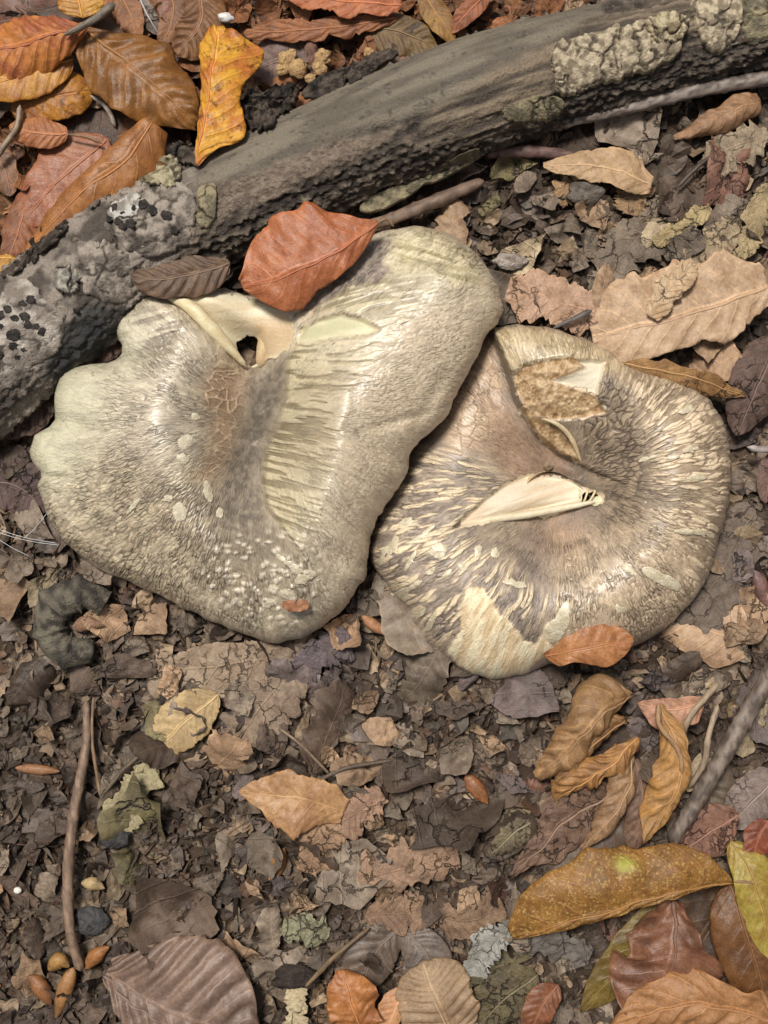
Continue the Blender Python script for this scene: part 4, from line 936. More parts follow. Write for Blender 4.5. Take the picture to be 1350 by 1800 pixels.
leaf('pale ochre leaf piece below the long pale tan leaf', [(1055, 300, 28), (1010, 320, 32), (975, 350, 26)], 34, 24, (192, 158, 118), (168, 134, 100), **FRAG)
leaf('tan square leaf piece under the end of the long pale tan leaf', [(1112, 318, 26), (1115, 345, 30), (1108, 378, 26)], 36, 36, (178, 146, 110), (150, 122, 94), **FRAG)
leaf('brown leaf rolled into a tube beside the long purple-grey twig', [(1338, 180, 46), (1300, 190, 54), (1262, 208, 54), (1184, 242, 42)], [20, 30, 28, 22, 12, 4], [16, 22, 20, 18, 12, 4], (164, 126, 94), (134, 100, 74), kL=-120, kR=-60, corr=3, crumple=7, wave=4, twist=30, rib=False)
leaf('large grey-brown flat leaf remnant between long tan leaf and wide tan leaf', [(1176, 360, 24), (1112, 430, 32), (1050, 520, 26)], 56, 52, (142, 128, 110), (118, 104, 90), **FRAG)
leaf('yellowish pale leaf scrap beside the large grey-brown remnant', [(1250, 366, 42), (1200, 398, 48), (1150, 428, 40)], 20, 20, (194, 174, 130), (164, 144, 106), **FRAG)
leaf('pale grey-tan ribbed leaf under the rolled brown leaf', [(1352, 236, 34), (1290, 258, 38), (1238, 285, 32)], 40, 34, (168, 150, 126), (138, 122, 102), **FRAG)
leaf('beige rounded leaf piece behind the cream folded flap', [(1306, 398, 40), (1262, 428, 46), (1208, 462, 40)], 38, 36, (178, 158, 128), (150, 130, 106), **FRAG)
leaf('greenish tan leaf strip standing at the far right of the wide leaf', [(1356, 325, 44), (1326, 392, 48), (1302, 455, 42)], 28, 26, (182, 162, 124), (150, 132, 98), **FRAG)
leaf('dark purplish curled leaf beside the flaky mushroom margin', [(1368, 590, 44), (1330, 675, 60), (1292, 765, 46)], 50, 48, (112, 88, 80), (92, 72, 64), kL=-40, kR=-50, corr=3, mat='leaf_plain')
leaf('pinkish brown leaf edge below the dark purplish curled leaf', [(1366, 790, 40), (1350, 835, 44), (1346, 885, 38)], 26, 18, (132, 104, 94), (104, 82, 74), nt=30, mat='leaf_plain')
leaf('large grey crumpled leaf pressed flat beside the flaky mushroom', [(1330, 890, 10), (1275, 990, 20), (1200, 1125, 14)], 70, 66, (128, 114, 101), (108, 94, 84), **{**FRAG, 'crumple': 9})
# curled leaves, lower right
leaf('curled brown leaf with pleated back, the topmost of the shrivelled cluster', [(1112, 1222, 70), (1058, 1248, 104), (1005, 1306, 96), (936, 1366, 58)], [10, 36, 46, 34, 36, 24, 6], [10, 40, 40, 30, 32, 22, 6], (146, 112, 78), (170, 132, 92), kL=-150, kR=-120, corr=12, wave=9, crumple=9, twist=70, kvar=.7, nt=70)
leaf('golden brown twisted leaf in the middle of the shrivelled cluster', [(1122, 1296, 84), (1062, 1350, 98), (972, 1404, 62)], [5, 18, 28, 18, 30, 18, 5], [5, 20, 22, 30, 20, 24, 5], (180, 132, 80), (148, 106, 66), kL=-150, kR=-120, corr=11, wave=10, crumple=9, twist=-110, kvar=.8, nt=64)
leaf('slender tan leaf twisted into a ribbon below the golden brown one', [(1114, 1305, 70), (1104, 1380, 88), (1066, 1440, 82), (1026, 1494, 60)], [4, 18, 26, 18, 22, 14, 4], [6, 22, 30, 22, 26, 20, 4], (164, 130, 98), (134, 104, 78), kL=-120, kR=-70, corr=7, wave=9, twist=120, crumple=8, kvar=.7, nt=64)
leaf('tan curled leaf with an open hood beside the dark slanting twig', [(1160, 1240, 90), (1192, 1325, 104), (1184, 1400, 96), (1132, 1478, 56)], [4, 18, 22, 24, 18, 14, 4], [4, 20, 34, 46, 40, 30, 6], (172, 134, 92), (186, 138, 82), kL=-110, kR=-70, corr=8, wave=7, twist=-50, crumple=8, kvar=.6, nt=64)
leaf('pinkish brown flat leaf at the foot of the shrivelled cluster', [(1072, 1396, 40), (1000, 1440, 54), (950, 1490, 50), (898, 1542, 42)], [20, 60, 66, 52, 40, 18, 6], [20, 46, 52, 40, 26, 16, 5], (138, 110, 92), (116, 90, 76), ragged=.15, crumple=10, corr=4, mat='leaf_plain', kL=-50, twist=20)
leaf('shrivelled brown leaf rolled tight under the topmost curled leaf', [(1098, 1262, 60), (1050, 1296, 80), (1000, 1352, 74), (968, 1380, 54)], [4, 16, 22, 16, 20, 5], [4, 20, 18, 24, 14, 4], (150, 112, 74), (118, 86, 58), kL=-140, kR=-150, corr=9, wave=8, crumple=8, twist=90, kvar=.8)
leaf('narrow mauve brown leaf between the ribbon leaf and the hooded leaf', [(1116, 1335, 46), (1128, 1410, 54), (1112, 1492, 46)], 28, 26, (134, 104, 88), (110, 84, 70), kL=-60, kR=-60, shape='strap')
leaf('salmon pink leaf underside at the head of the shrivelled cluster', [(1238, 1230, 72), (1180, 1244, 72), (1122, 1236, 60)], 40, 16, (192, 144, 118), (150, 106, 84), corr=2, stalk=[(1252, 1220, 74), (1262, 1205, 70)])
leaf('olive beige rounded leaf tucked left of the pinkish brown flat leaf', [(940, 1440, 30), (900, 1462, 38), (862, 1505, 30)], 38, 36, (134, 122, 94), (108, 98, 78), mat='leaf_plain', kL=-50, kR=-50)
leaf('pale narrow leaf strip beside the dark slanting twig', [(1250, 1322, 46), (1228, 1356, 50), (1206, 1390, 44)], 20, 18, (192, 176, 148), (160, 142, 116), nt=30)
leaf('big ochre leaf folded into a roof with one green spot', [(1290, 1550, 84), (1190, 1566, 112), (1060, 1602, 116), (960, 1632, 100), (898, 1642, 70)], [2, 8, 14, 16, 16, 12, 8], [2, 40, 72, 78, 84, 92, 100, 96, 84, 62, 10], (152, 106, 50), (128, 88, 42), kL=-60, kR=-60, aR=26, corr=3, crumple=7, wave=3, mat='leaf_green', stalk=[(1318, 1552, 84), (1350, 1570, 78)], nt=80)
leaf('dark red-brown wavy-edged leaf hanging below the ochre leaf', [(1184, 1580, 66), (1182, 1655, 88), (1164, 1725, 84), (1128, 1800, 64)], [10, 30, 44, 90, 96, 80, 50, 10], [14, 40, 80, 64, 84, 92, 60, 12], (108, 72, 56), (134, 90, 68), wave=18, kL=-20, kR=-30, corr=4, crumple=9, mat='leaf_smooth', nt=66)
leaf('light brown broad leaf in front of the red-brown wavy leaf', [(1372, 1800, 80), (1262, 1766, 106), (1165, 1770, 102), (1066, 1816, 80)], [10, 50, 56, 50, 40, 10], [10, 44, 34, 52, 40, 26, 6], (164, 116, 76), (178, 130, 88), kL=-50, kR=-50, corr=8, wave=8, crumple=9)
leaf('dark chocolate long leaf slanting beside the yellow-green leaf', [(1282, 1556, 60), (1312, 1650, 74), (1352, 1790, 62)], 40, 60, (118, 78, 44), (98, 64, 38), kL=-30, kR=-40, corr=2, mat='leaf_smooth')
leaf('dull olive leaf with a split tip beside the red-brown wavy leaf', [(1172, 1580, 40), (1104, 1676, 50), (1022, 1778, 28)], 40, 36, (124, 104, 48), (104, 84, 40), corr=2, mat='leaf_smooth')
leaf('yellow-green leaf curling up at the end of the ochre leaf stalk', [(1284, 1480, 62), (1326, 1556, 84), (1358, 1690, 78)], 44, 34, (150, 120, 52), (168, 150, 70), kL=-50, kR=-40, corr=3, mat='leaf_smooth')
leaf('rusty red leaf tip above the yellow-green leaf', [(1352, 1440, 70), (1330, 1480, 74), (1322, 1528, 64)], 24, 24, (146, 80, 54), (118, 62, 44), nt=30, mat='leaf_smooth')
leaf('grey-pink flat leaf between the dark slanting twig and rusty leaf tip', [(1372, 1360, 34), (1320, 1405, 42), (1280, 1455, 34)], 44, 42, (146, 130, 122), (120, 106, 98), mat='leaf_plain')
leaf('pinkish brown leaf behind the ochre roof-shaped leaf', [(1296, 1432, 40), (1238, 1466, 50), (1182, 1512, 40)], 46, 44, (144, 104, 88), (120, 86, 72), mat='leaf_plain')
leaf('pale beige leaf scraps on the far side of the dark slanting twig', [(1356, 1196, 34), (1326, 1262, 40), (1296, 1326, 32)], 30, 30, (184, 168, 138), (150, 134, 108), **FRAG)
leaf('small upright red-brown leaf beside the olive split leaf', [(980, 1730, 56), (952, 1768, 66), (926, 1822, 54)], 28, 28, (140, 88, 62), (112, 70, 50), nt=34, mat='leaf_smooth')
leaf('added dark leaf-shaped sheet painting the shade under the shrivelled cluster', [(1170, 1270, 24), (1080, 1380, 30), (990, 1480, 24)], 74, 66, (88, 68, 54), (66, 50, 40), mat='leaf_plain', crumple=8)  # added backing, its dark colour stands in for shade between the curls
leaf('added dark leaf-shaped sheet painting the shade under the red-brown wavy leaf', [(1310, 1530, 26), (1210, 1670, 32), (1080, 1800, 26)], 110, 80, (84, 60, 42), (62, 44, 32), crumple=8)  # dark sheet added so the gaps between these leaves look shaded
leaf('added dark leaf-shaped sheet painting the shade under the golden-brown leaf', [(20, 10, 20), (180, 150, 28), (320, 300, 20)], 110, 120, (88, 58, 40), (64, 44, 32), crumple=8)  # added under the pile behind the log, shadow put in as dark colour
# front
leaf('mauve-brown pleated leaf with deep parallel folds in the front litter', [(186, 1712, 40), (268, 1762, 70), (360, 1802, 76), (452, 1830, 56)], [30, 70, 112, 132, 132, 118, 84, 20], [10, 50, 70, 70, 60, 30, 8], (122, 100, 89), (142, 118, 104), corr=15, kL=-26, kR=-20, crumple=5, nt=90, nv=16, mat='leaf_smooth')
leaf('tan-orange smooth leaf piece with a pointed end in the front litter', [(606, 1428, 36), (530, 1404, 54), (420, 1392, 34)], [20, 44, 84, 66, 30, 4], [26, 44, 46, 44, 30, 4], (188, 146, 104), (166, 124, 88), ragged=.12, corr=1.5, crumple=5, rib=False, mat='leaf_smooth')
leaf('beige leaf piece lying just below the tan-orange smooth leaf', [(598, 1442, 30), (562, 1482, 34), (540, 1535, 28)], 38, 38, (178, 144, 114), (150, 120, 96), **FRAG)
leaf('pinkish beige leaf piece beside the tan-orange smooth leaf', [(676, 1396, 26), (625, 1428, 32), (578, 1456, 28)], 42, 38, (184, 148, 124), (156, 124, 104), **FRAG)
leaf('crumbling tan leaf slab beside the beige curled bits', [(630, 1548, 30), (720, 1522, 40), (806, 1502, 32)], 50, 48, (170, 138, 114), (142, 114, 94), **FRAG)
leaf('crumbling brown leaf slab in front of the tan slab', [(640, 1606, 26), (705, 1606, 34), (772, 1592, 28)], 46, 42, (158, 128, 104), (132, 104, 86), **FRAG)
leaf('rough tan leaf slab leading toward the ochre roof-shaped leaf', [(772, 1612, 26), (820, 1618, 34), (888, 1600, 28)], 40, 36, (148, 120, 96), (120, 96, 78), **FRAG)
leaf('orange notched leaf standing in the front litter', [(646, 1822, 50), (622, 1770, 78), (600, 1706, 56)], [20, 44, 50, 44, 36, 8], [10, 40, 34, 48, 40, 8], (182, 120, 70), (160, 100, 58), wave=9, corr=3, kL=-20, kR=-30, mat='leaf_smooth', crumple=8)
leaf('pale tan ribbed leaf beside the orange notched leaf', [(800, 1830, 46), (772, 1764, 64), (742, 1690, 44)], 72, 66, (168, 142, 112), (146, 120, 94), corr=7, kL=-30, kR=-30, shape='fan')
leaf('peach leaf edge between the orange notched and pale ribbed leaves', [(708, 1738, 44), (692, 1776, 50), (672, 1826, 44)], 18, 26, (204, 152, 112), (176, 122, 86), nt=30, mat='leaf_smooth')
leaf('creamy white leaf scrap beside the mauve pleated leaf', [(516, 1722, 44), (524, 1760, 50), (514, 1816, 42)], 24, 24, (204, 188, 152), (178, 160, 126), **FRAG)
leaf('dark grey-brown leaf behind the orange notched leaf', [(700, 1628, 26), (652, 1682, 34), (628, 1756, 26)], 44, 40, (114, 98, 86), (94, 80, 70), mat='leaf_smooth')
leaf('dark grey smooth leaf behind the pale ribbed leaf', [(712, 1636, 28), (752, 1694, 38), (724, 1770, 28)], 42, 40, (116, 102, 92), (96, 84, 76), mat='leaf_smooth')
leaf('mouldy whitish grey leaf scrap in the front litter', [(892, 1636, 38), (852, 1672, 46), (820, 1722, 38)], 34, 34, (172, 172, 162), (138, 136, 126), **FRAG)
leaf('slate grey leaf with a jagged edge below the ochre leaf', [(1040, 1682, 30), (965, 1652, 40), (880, 1636, 32)], 42, 36, (124, 116, 108), (102, 95, 88), **FRAG)
leaf('olive grey leaf beside the mouldy whitish scrap', [(944, 1714, 28), (884, 1752, 38), (832, 1812, 28)], 50, 46, (110, 99, 72), (90, 80, 60), mat='leaf_plain')
leaf('grey-green mouldy leaf piece beside the crumbling brown slab', [(578, 1642, 34), (535, 1630, 40), (496, 1642, 32)], 34, 30, (154, 152, 122), (130, 126, 100), **FRAG)
leaf('large flat beige leaf pressed into the litter before the folded mushroom', [(530, 1150, 10), (400, 1168, 22), (258, 1182, 16)], 80, 40, (176, 156, 132), (150, 128, 108), **{**FRAG, 'ragged': .25, 'crumple': 5})
leaf('yellowish leaf with dark raised veins on the large flat beige leaf', [(382, 1220, 26), (322, 1268, 34), (258, 1336, 24)], 48, 44, (196, 170, 124), (172, 146, 106), ragged=.25, corr=3, crumple=3)
leaf('brownish flat leaf beside the yellowish veined leaf', [(538, 1146, 10), (474, 1222, 20), (414, 1306, 12)], 66, 58, (158, 138, 118), (134, 114, 98), **FRAG)
leaf('blue-grey smooth leaf scrap under the foot of the folded mushroom', [(612, 1110, 14), (565, 1148, 22), (524, 1186, 14)], 42, 36, (116, 104, 106), (100, 88, 88), **FRAG)
leaf('mouldy yellowish white leaf end beside the yellowish veined leaf', [(266, 1338, 20), (228, 1400, 28), (188, 1462, 20)], 44, 34, (182, 172, 134), (148, 136, 106), **FRAG)
# bud scales and seed husks: pointed, strongly cupped
for lab, sp, w, c in [('orange bud scale beside the tan-orange smooth leaf', [(475, 1552, 22), (488, 1520, 30), (500, 1490, 24)], 13, (196, 132, 72)),
                      ('brown bud scale with a glowing tip beyond the tan slab', [(818, 1362, 24), (838, 1388, 30), (858, 1414, 24)], 15, (166, 108, 70)),
                      ('slim brown husk lying flat beside the thin upright twig', [(26, 1350, 18), (65, 1354, 24), (106, 1356, 18)], 9, (158, 112, 80)),
                      ('chestnut husk beside the end of the thin upright twig', [(48, 1716, 22), (68, 1740, 30), (90, 1768, 22)], 15, (148, 98, 62)),
                      ('pale brown husk touching the chestnut husk', [(130, 1700, 24), (112, 1740, 32), (98, 1790, 24)], 14, (172, 124, 78)),
                      ('golden husk beside the mauve pleated leaf', [(148, 1704, 24), (170, 1680, 30), (192, 1664, 24)], 13, (166, 110, 64)),
                      ('yellow-brown husk at the tip of the thin upright twig', [(84, 1706, 30), (102, 1692, 36), (122, 1700, 30)], 14, (170, 128, 74)),
                      ('cream woody chip beside the thin upright twig', [(142, 1552, 18), (160, 1556, 26), (184, 1562, 18)], 12, (194, 168, 124)),
                      ('pointed mauve bud beside the grey crumpled leaf', [(1352, 1068, 24), (1340, 1030, 32), (1322, 985, 24)], 14, (130, 96, 90)),
                      ('tan bud scale between the two mushrooms', [(636, 1082, 22), (655, 1098, 28), (680, 1116, 22)], 10, (184, 132, 96)),
                      ('orange-tan bud scale beside the dark reddish twig', [(870, 256, 24), (895, 250, 30), (925, 244, 24)], 11, (186, 134, 86))]:
    leaf(lab, sp, w, w, c, tuple(int(q * .75) for q in c), kL=-110, kR=-110, corr=0, wave=0, crumple=1, rib=False, nt=20, nv=6, mat='leaf_smooth', cat='bud scale', name='bud_scale', shape='beech')

# ------------------------------------------------------------------ twigs
def twig(label, pts, rad, c1, c2, cat='twig', **kw): return tag(tube('twig', pts, rad, c1, c2, **kw), label, cat)
twig('long purple-grey twig running along the log into the litter', [(840, 248, 30), (960, 222, 58), (1100, 190, 64), (1240, 156, 60), (1370, 134, 50)], [4, 9, 11, 12, 13], (98, 86, 80), (152, 140, 130), seed=11, m=18)
twig('reddish brown twig leading under the folded mushroom', [(640, 398, 60), (690, 384, 56), (760, 356, 46), (850, 318, 28)], [9, 11, 12, 9], (100, 82, 70), (134, 112, 96), seed=12)
twig('short dark reddish twig beside the long pale tan leaf', [(852, 270, 34), (930, 266, 40), (1012, 274, 34)], [9, 11, 8], (92, 68, 64), (122, 96, 90), seed=13)
twig('thin upright brown twig with knots lying across the dark litter', [(152, 1232, 24), (150, 1320, 36), (128, 1440, 42), (119, 1560, 42), (124, 1640, 40), (142, 1706, 30)], [6, 8, 9, 10, 9, 8], (112, 90, 76), (148, 124, 104), seed=14, m=12)
twig('dark slanting twig beside the shrivelled leaf cluster', [(1376, 1150, 60), (1316, 1250, 66), (1262, 1345, 66), (1180, 1482, 48)], [16, 15, 15, 12], (84, 72, 64), (132, 118, 106), seed=15, m=18)
twig('small dark stalk lying on the pinkish tan broken leaf', [(972, 577, 62), (1005, 562, 70), (1040, 546, 68)], [3, 4, 6], (82, 76, 74), (112, 104, 100), seed=16)
twig('short pale twig end beside the dark purplish curled leaf', [(1314, 786, 66), (1336, 790, 68), (1372, 790, 62)], [5, 6, 6], (170, 160, 156), (130, 120, 116), seed=17)
twig('forked pale stalk at the head of the shrivelled cluster', [(1196, 1304, 66), (1214, 1258, 84), (1262, 1202, 78)], [5, 5, 6], (172, 152, 126), (140, 120, 98), seed=18)
twig('pale curved stalk between the hooded leaf and the dark slanting twig', [(1262, 1238, 80), (1246, 1290, 86), (1238, 1340, 80), (1212, 1384, 62)], [5, 5, 5, 4], (168, 148, 124), (134, 116, 98), seed=19)
twig('curved stalk hooked over the hooded tan leaf', [(1158, 1236, 104), (1160, 1275, 112), (1192, 1318, 112), (1200, 1360, 108)], [5, 4, 4, 4], (170, 136, 100), (136, 104, 76), seed=20)
twig('thin dark root across the edge of the beige pressed leaf', [(182, 1396, 26), (220, 1350, 32), (268, 1312, 36)], [3, 4, 3], (110, 96, 78), (82, 70, 58), seed=21)
twig('fine fibre beside the thin upright brown twig', [(164, 1226, 24), (162, 1300, 30), (176, 1400, 22)], [2.5, 3, 2.5], (150, 124, 96), (118, 94, 72), seed=22)
twig('stiff grass-like stalk leaning from the crumbling slabs to the creamy scrap', [(536, 1735, 50), (590, 1680, 56), (650, 1630, 44)], [4, 4, 3], (128, 106, 78), (96, 78, 58), seed=23)
twig('dark rootlet across the litter above the tan-orange smooth leaf', [(560, 1372, 34), (610, 1350, 38), (690, 1336, 30)], [4, 4, 3], (100, 84, 70), (76, 64, 54), seed=24)
twig('thin rootlet crossing the beige pressed leaf', [(490, 1280, 30), (530, 1310, 34), (580, 1362, 28)], [2.5, 3, 2.5], (140, 118, 96), (104, 88, 72), seed=25)
twig('black bent rootlet beside the yellowish pale leaf scrap', [(1190, 330, 40), (1230, 290, 46), (1262, 268, 36)], [4, 4, 3], (84, 72, 62), (64, 54, 48), seed=26)
twig('slim dry fibre beside the mossy dark husk', [(58, 1020, 26), (62, 1080, 32), (64, 1148, 24)], [4, 4, 2], (160, 132, 104), (120, 98, 78), seed=27)
# ------------------------------------------------------------------ small things
def lump(name, label, cat, cx, cy, z, rx, ry, rz, c1, c2, seed, mat='bark', group=None, amp=.35):
    n, m = 22, 13; a = np.linspace(0, 2 * np.pi, n, endpoint=False); b = np.linspace(.02, np.pi - .02, m)
    A, B = np.meshgrid(a, b, indexing='ij'); A, B = A.ravel(), B.ravel()
    D = np.column_stack([np.cos(A) * np.sin(B), np.sin(A) * np.sin(B), np.cos(B)])
    k = 1 + (fbm(D * 1.9 + seed * 3, 4, seed) - .5) * 2 * amp
    x, y = plan(cx, cy, z); V = D * k[:, None] * [rx, ry, rz] + [x, y, z]
    col = mixc(np.tile(lin(c1), (len(V), 1)), lin(c2), sst(.35, .65, fbm(D * 4 + seed, 3, seed + 1)))
    return tag(mesh_obj(name, V, grid_faces(n, m, True), MAT[mat], None, (x, y, z), col=col), label, cat, group)
hk = tube('seed_husk', [(186, 1064, 26), (146, 1044, 34), (100, 1066, 36), (88, 1104, 36), (110, 1140, 34), (166, 1146, 28)], [20, 30, 30, 28, 28, 18], (62, 58, 52), (120, 112, 98), m=34, n=70, knob=.26, mat=MAT['bark'], seed=31)
tag(hk, 'dark mossy C-shaped husk half buried before the folded mushroom', 'husk')
leaf('brown scale inside the opening of the dark mossy husk', [(128, 1106, 46), (152, 1096, 52), (182, 1100, 44)], 13, 13, (150, 116, 94), (120, 92, 76), kL=-60, kR=-60, nt=20, nv=6, rib=False, name='bud_scale', cat='bud scale', mat='leaf_smooth')
for k, (x, y, r) in enumerate([(503, 105, 15), (523, 122, 17), (498, 122, 12), (567, 100, 15), (562, 120, 13), (648, 92, 9), (545, 138, 9), (512, 94, 9)]):
    lump('soil_crumb', 'pale tan soil crumb sitting on the purplish brown leaf', 'crumb', x, y, 44, r, r * .9, r * .6, (204, 170, 122), (172, 136, 94), 60 + k, group='pale crumbs behind the log', amp=.6)
lump('seed', 'tiny round white seed in the dark litter beside the thin upright twig', 'seed', 31, 1565, 26, 7, 6, 5, (236, 232, 222), (222, 216, 204), 81, mat='flesh', amp=.08)
lump('wood_chip', 'whitish fluffy mould lump beside the upper lobe of the folded mushroom', 'mould', 895, 458, 30, 28, 15, 10, (190, 178, 166), (140, 126, 116), 82, amp=.5)
lump('wood_chip', 'dark rough bark chunk below the long pale tan leaf', 'bark', 1028, 338, 36, 32, 22, 16, (92, 82, 74), (128, 118, 108), 83, amp=.45)
lump('wood_chip', 'blue-black charred wood chip beside the thin upright twig', 'wood chip', 160, 1618, 22, 26, 26, 12, (62, 62, 64), (92, 90, 90), 84, amp=.5)
lump('wood_chip', 'black decayed wood piece behind the creamy white leaf scrap', 'wood chip', 520, 1718, 36, 40, 22, 18, (46, 38, 34), (70, 58, 52), 85, amp=.45)
lump('wood_chip', 'black wood fragment under the mouldy yellowish leaf end', 'wood chip', 205, 1470, 18, 26, 22, 10, (50, 50, 52), (78, 76, 76), 86, amp=.45)
lump('mould_speck', 'white mould tuft behind the bright yellow-orange leaf', 'mould', 396, 32, 62, 14, 9, 8, (226, 224, 220), (200, 198, 194), 87, mat='flesh', amp=.5)
wb = thing('spider_web', (*plan(45, 945, 40), 0), 'fine white spider web strands beside the notched mushroom margin', 'spider web')
for k, pts in enumerate([[(-15, 932, 40), (30, 946, 52), (70, 954, 62), (104, 958, 74)], [(-15, 940, 40), (20, 962, 46), (52, 978, 40)], [(-15, 926, 42), (40, 944, 50), (100, 955, 74)], [(40, 948, 52), (60, 930, 50), (84, 900, 66)]]):
    tube('web_strand', pts, [.5, .4, .5], (226, 228, 230), (214, 216, 220), wb, (*plan(45, 945, 40), 0), m=5, knob=.02, mat=MAT['flesh'], seed=k)

# ------------------------------------------------------------------ loose litter: single leaves and fragments
def proto_fragment(seed, na=34, nr_=5):
    """broken angular piece, about one unit across"""
    r_ = np.random.default_rng(seed)
    m = int(r_.integers(4, 8)); ca = np.sort((np.arange(m) + r_.uniform(-.32, .32, m)) / m * 2 * np.pi); cr = r_.uniform(.62, 1.15, m)
    asp = r_.uniform(.4, 1.0); cx, cy = cr * np.cos(ca), cr * np.sin(ca)
    per = np.concatenate([np.linspace(0, m, na + 1)[:-1]]); i = per.astype(int) % m; f = per - per.astype(int)
    ox, oy = cx[i] * (1 - f) + cx[(i + 1) % m] * f, cy[i] * (1 - f) + cy[(i + 1) % m] * f
    k0 = 1 + (jag(np.arange(na) / na, seed, 15, .45) - .5) * .34; ox, oy = ox * k0 * .5, oy * k0 * .5 * asp
    k = np.linspace(0, 1, nr_ + 1)[1:]
    X = (k[None] * ox[:, None]).ravel(); Y = (k[None] * oy[:, None]).ravel(); X, Y = np.append(X, 0), np.append(Y, 0)
    b1, b2 = r_.uniform(-.8, .8), r_.uniform(-.55, .55); ph, ph2 = r_.uniform(0, 6.28, 2)
    u = X * math.cos(ph) + Y * math.sin(ph); v = X * math.cos(ph2) + Y * math.sin(ph2)
    Z = b1 * u * u + b2 * np.abs(v - r_.uniform(-.15, .15)) + (fbm(np.column_stack([X, Y]) * 5 + seed, 3, seed + 1) - .5) * .26
    edge_r = np.append(np.tile(k, na), 0); Z += sst(.55, 1, edge_r) * np.append(np.repeat(jag(np.arange(na) / na, seed + 9, 6, .2), nr_), 0) * r_.uniform(-.12, .25)
    Z -= Z.mean()
    V = np.column_stack([X, Y, Z]); c = len(V) - 1
    F = grid_faces(na, nr_, True); tri = [(i_ * nr_, ((i_ + 1) % na) * nr_, c) for i_ in range(na)]
    uo = r_.uniform(.2, .6); UV = np.column_stack([uo + X * .6, .5 + r_.choice([-.25, .25]) + Y * .5])
    return V, F[:, ::-1], tri, UV, asp

def make_proto(V, quads, tris, UV, name, mat):
    me = bpy.data.meshes.new(name); me.from_pydata((V * 100 * S).tolist(), [], [tuple(q) for q in quads] + list(tris))
    for p in me.polygons: p.use_smooth = True
    u = me.uv_layers.new(name='UVMap'); li = np.zeros(len(me.loops), np.int32); me.loops.foreach_get('vertex_index', li)
    u.data.foreach_set('uv', UV[li].astype(np.float32).ravel()); me.materials.append(MAT[mat]); return me
PFD = [proto_fragment(300 + k) for k in range(36)]
PF = [make_proto(*d[:4], 'leaf_fragment', 'leaf_plain') for d in PFD]
PL = []
for k in range(12):
    r_ = np.random.default_rng(900 + k); x = np.linspace(-50, 50, 30); C = np.column_stack([x, 4 * np.sin(x / 30 + k), 7 * np.cos(x / 28 + k)])
    V, UV, F = leaf_grid(C, r_.uniform(22, 34), r_.uniform(22, 34), shape=['beech', 'fan', 'frag'][k % 3], nv=6, aL=r_.uniform(-10, 25), aR=r_.uniform(-10, 25), kL=r_.uniform(-90, 10), kR=r_.uniform(-90, 10), corr=4, wave=4, crumple=5, ragged=.3 * (k % 2), seed=k + 40)
    PL.append(make_proto(V / 100, F, [], UV, 'litter_leaf', 'leaf'))

PALS = {'tan': ((192, 160, 128), (160, 130, 104)), 'grey-brown': ((150, 134, 117), (120, 105, 91)), 'dark brown': ((104, 87, 74), (82, 67, 57)), 'orange-brown': ((168, 112, 72), (136, 88, 56)),
        'reddish brown': ((136, 98, 82), (108, 78, 66)), 'mauve-grey': ((128, 112, 108), (100, 88, 84)), 'pale beige': ((200, 180, 148), (168, 148, 120)), 'olive': ((140, 128, 92), (110, 100, 74))}
ZONES = [  # name, test, palette weights
    ('behind the log', lambda x, y: y < 470 and y < 560 - .55 * x, dict(zip(['orange-brown', 'reddish brown', 'tan', 'dark brown'], [.5, .25, .15, .1]))),
    ('between the log and the flaky mushroom', lambda x, y: y < 660 and x > 640, {'tan': .3, 'grey-brown': .34, 'dark brown': .16, 'pale beige': .1, 'olive': .04, 'reddish brown': .06}),
    ('under the log edge by the folded mushroom', lambda x, y: x < 260 and y < 800, {'dark brown': .6, 'reddish brown': .4}),
    ('at the outer side of the flaky mushroom', lambda x, y: x > 1180 and y < 1200, {'mauve-grey': .3, 'grey-brown': .4, 'dark brown': .2, 'tan': .1}),
    ('near the dark mossy husk', lambda x, y: x < 320 and y < 1240, {'grey-brown': .3, 'tan': .25, 'dark brown': .25, 'pale beige': .1, 'reddish brown': .1}),
    ('around the thin upright twig', lambda x, y: x < 330, {'dark brown': .4, 'grey-brown': .4, 'tan': .1, 'olive': .1}),
    ('around the shrivelled leaf cluster', lambda x, y: x > 860 and y > 1380, {'dark brown': .4, 'grey-brown': .35, 'reddish brown': .15, 'olive': .1}),
    ('before the flaky mushroom', lambda x, y: x > 640 and y < 1400, {'mauve-grey': .3, 'grey-brown': .32, 'tan': .14, 'dark brown': .24}),
    ('in the crumbly front litter', lambda x, y: True, {'grey-brown': .38, 'tan': .27, 'dark brown': .2, 'mauve-grey': .15})]
def zone(x, y):
    for n, t, p in ZONES:
        if t(x, y): return n, p
def pick(p, r): 
    k = list(p); w = np.array([p[q] for q in k]); return k[int(r.choice(len(k), p=w / w.sum()))]
def blocked(x, y, m=0):
    q = np.array([[x, y]])
    if inside(q, L_OUT)[0] or inside(q, R_OUT)[0]: return True
    X, Y = plan(x, y, 60); _, l = log_z(np.array([[float(X), float(Y)]])); return abs(l[0]) < .8
r5 = np.random.default_rng(55); placed = []; tries = 0
SIZES = ((62, 'small'), (92, 'medium-sized'), (999, 'large'))
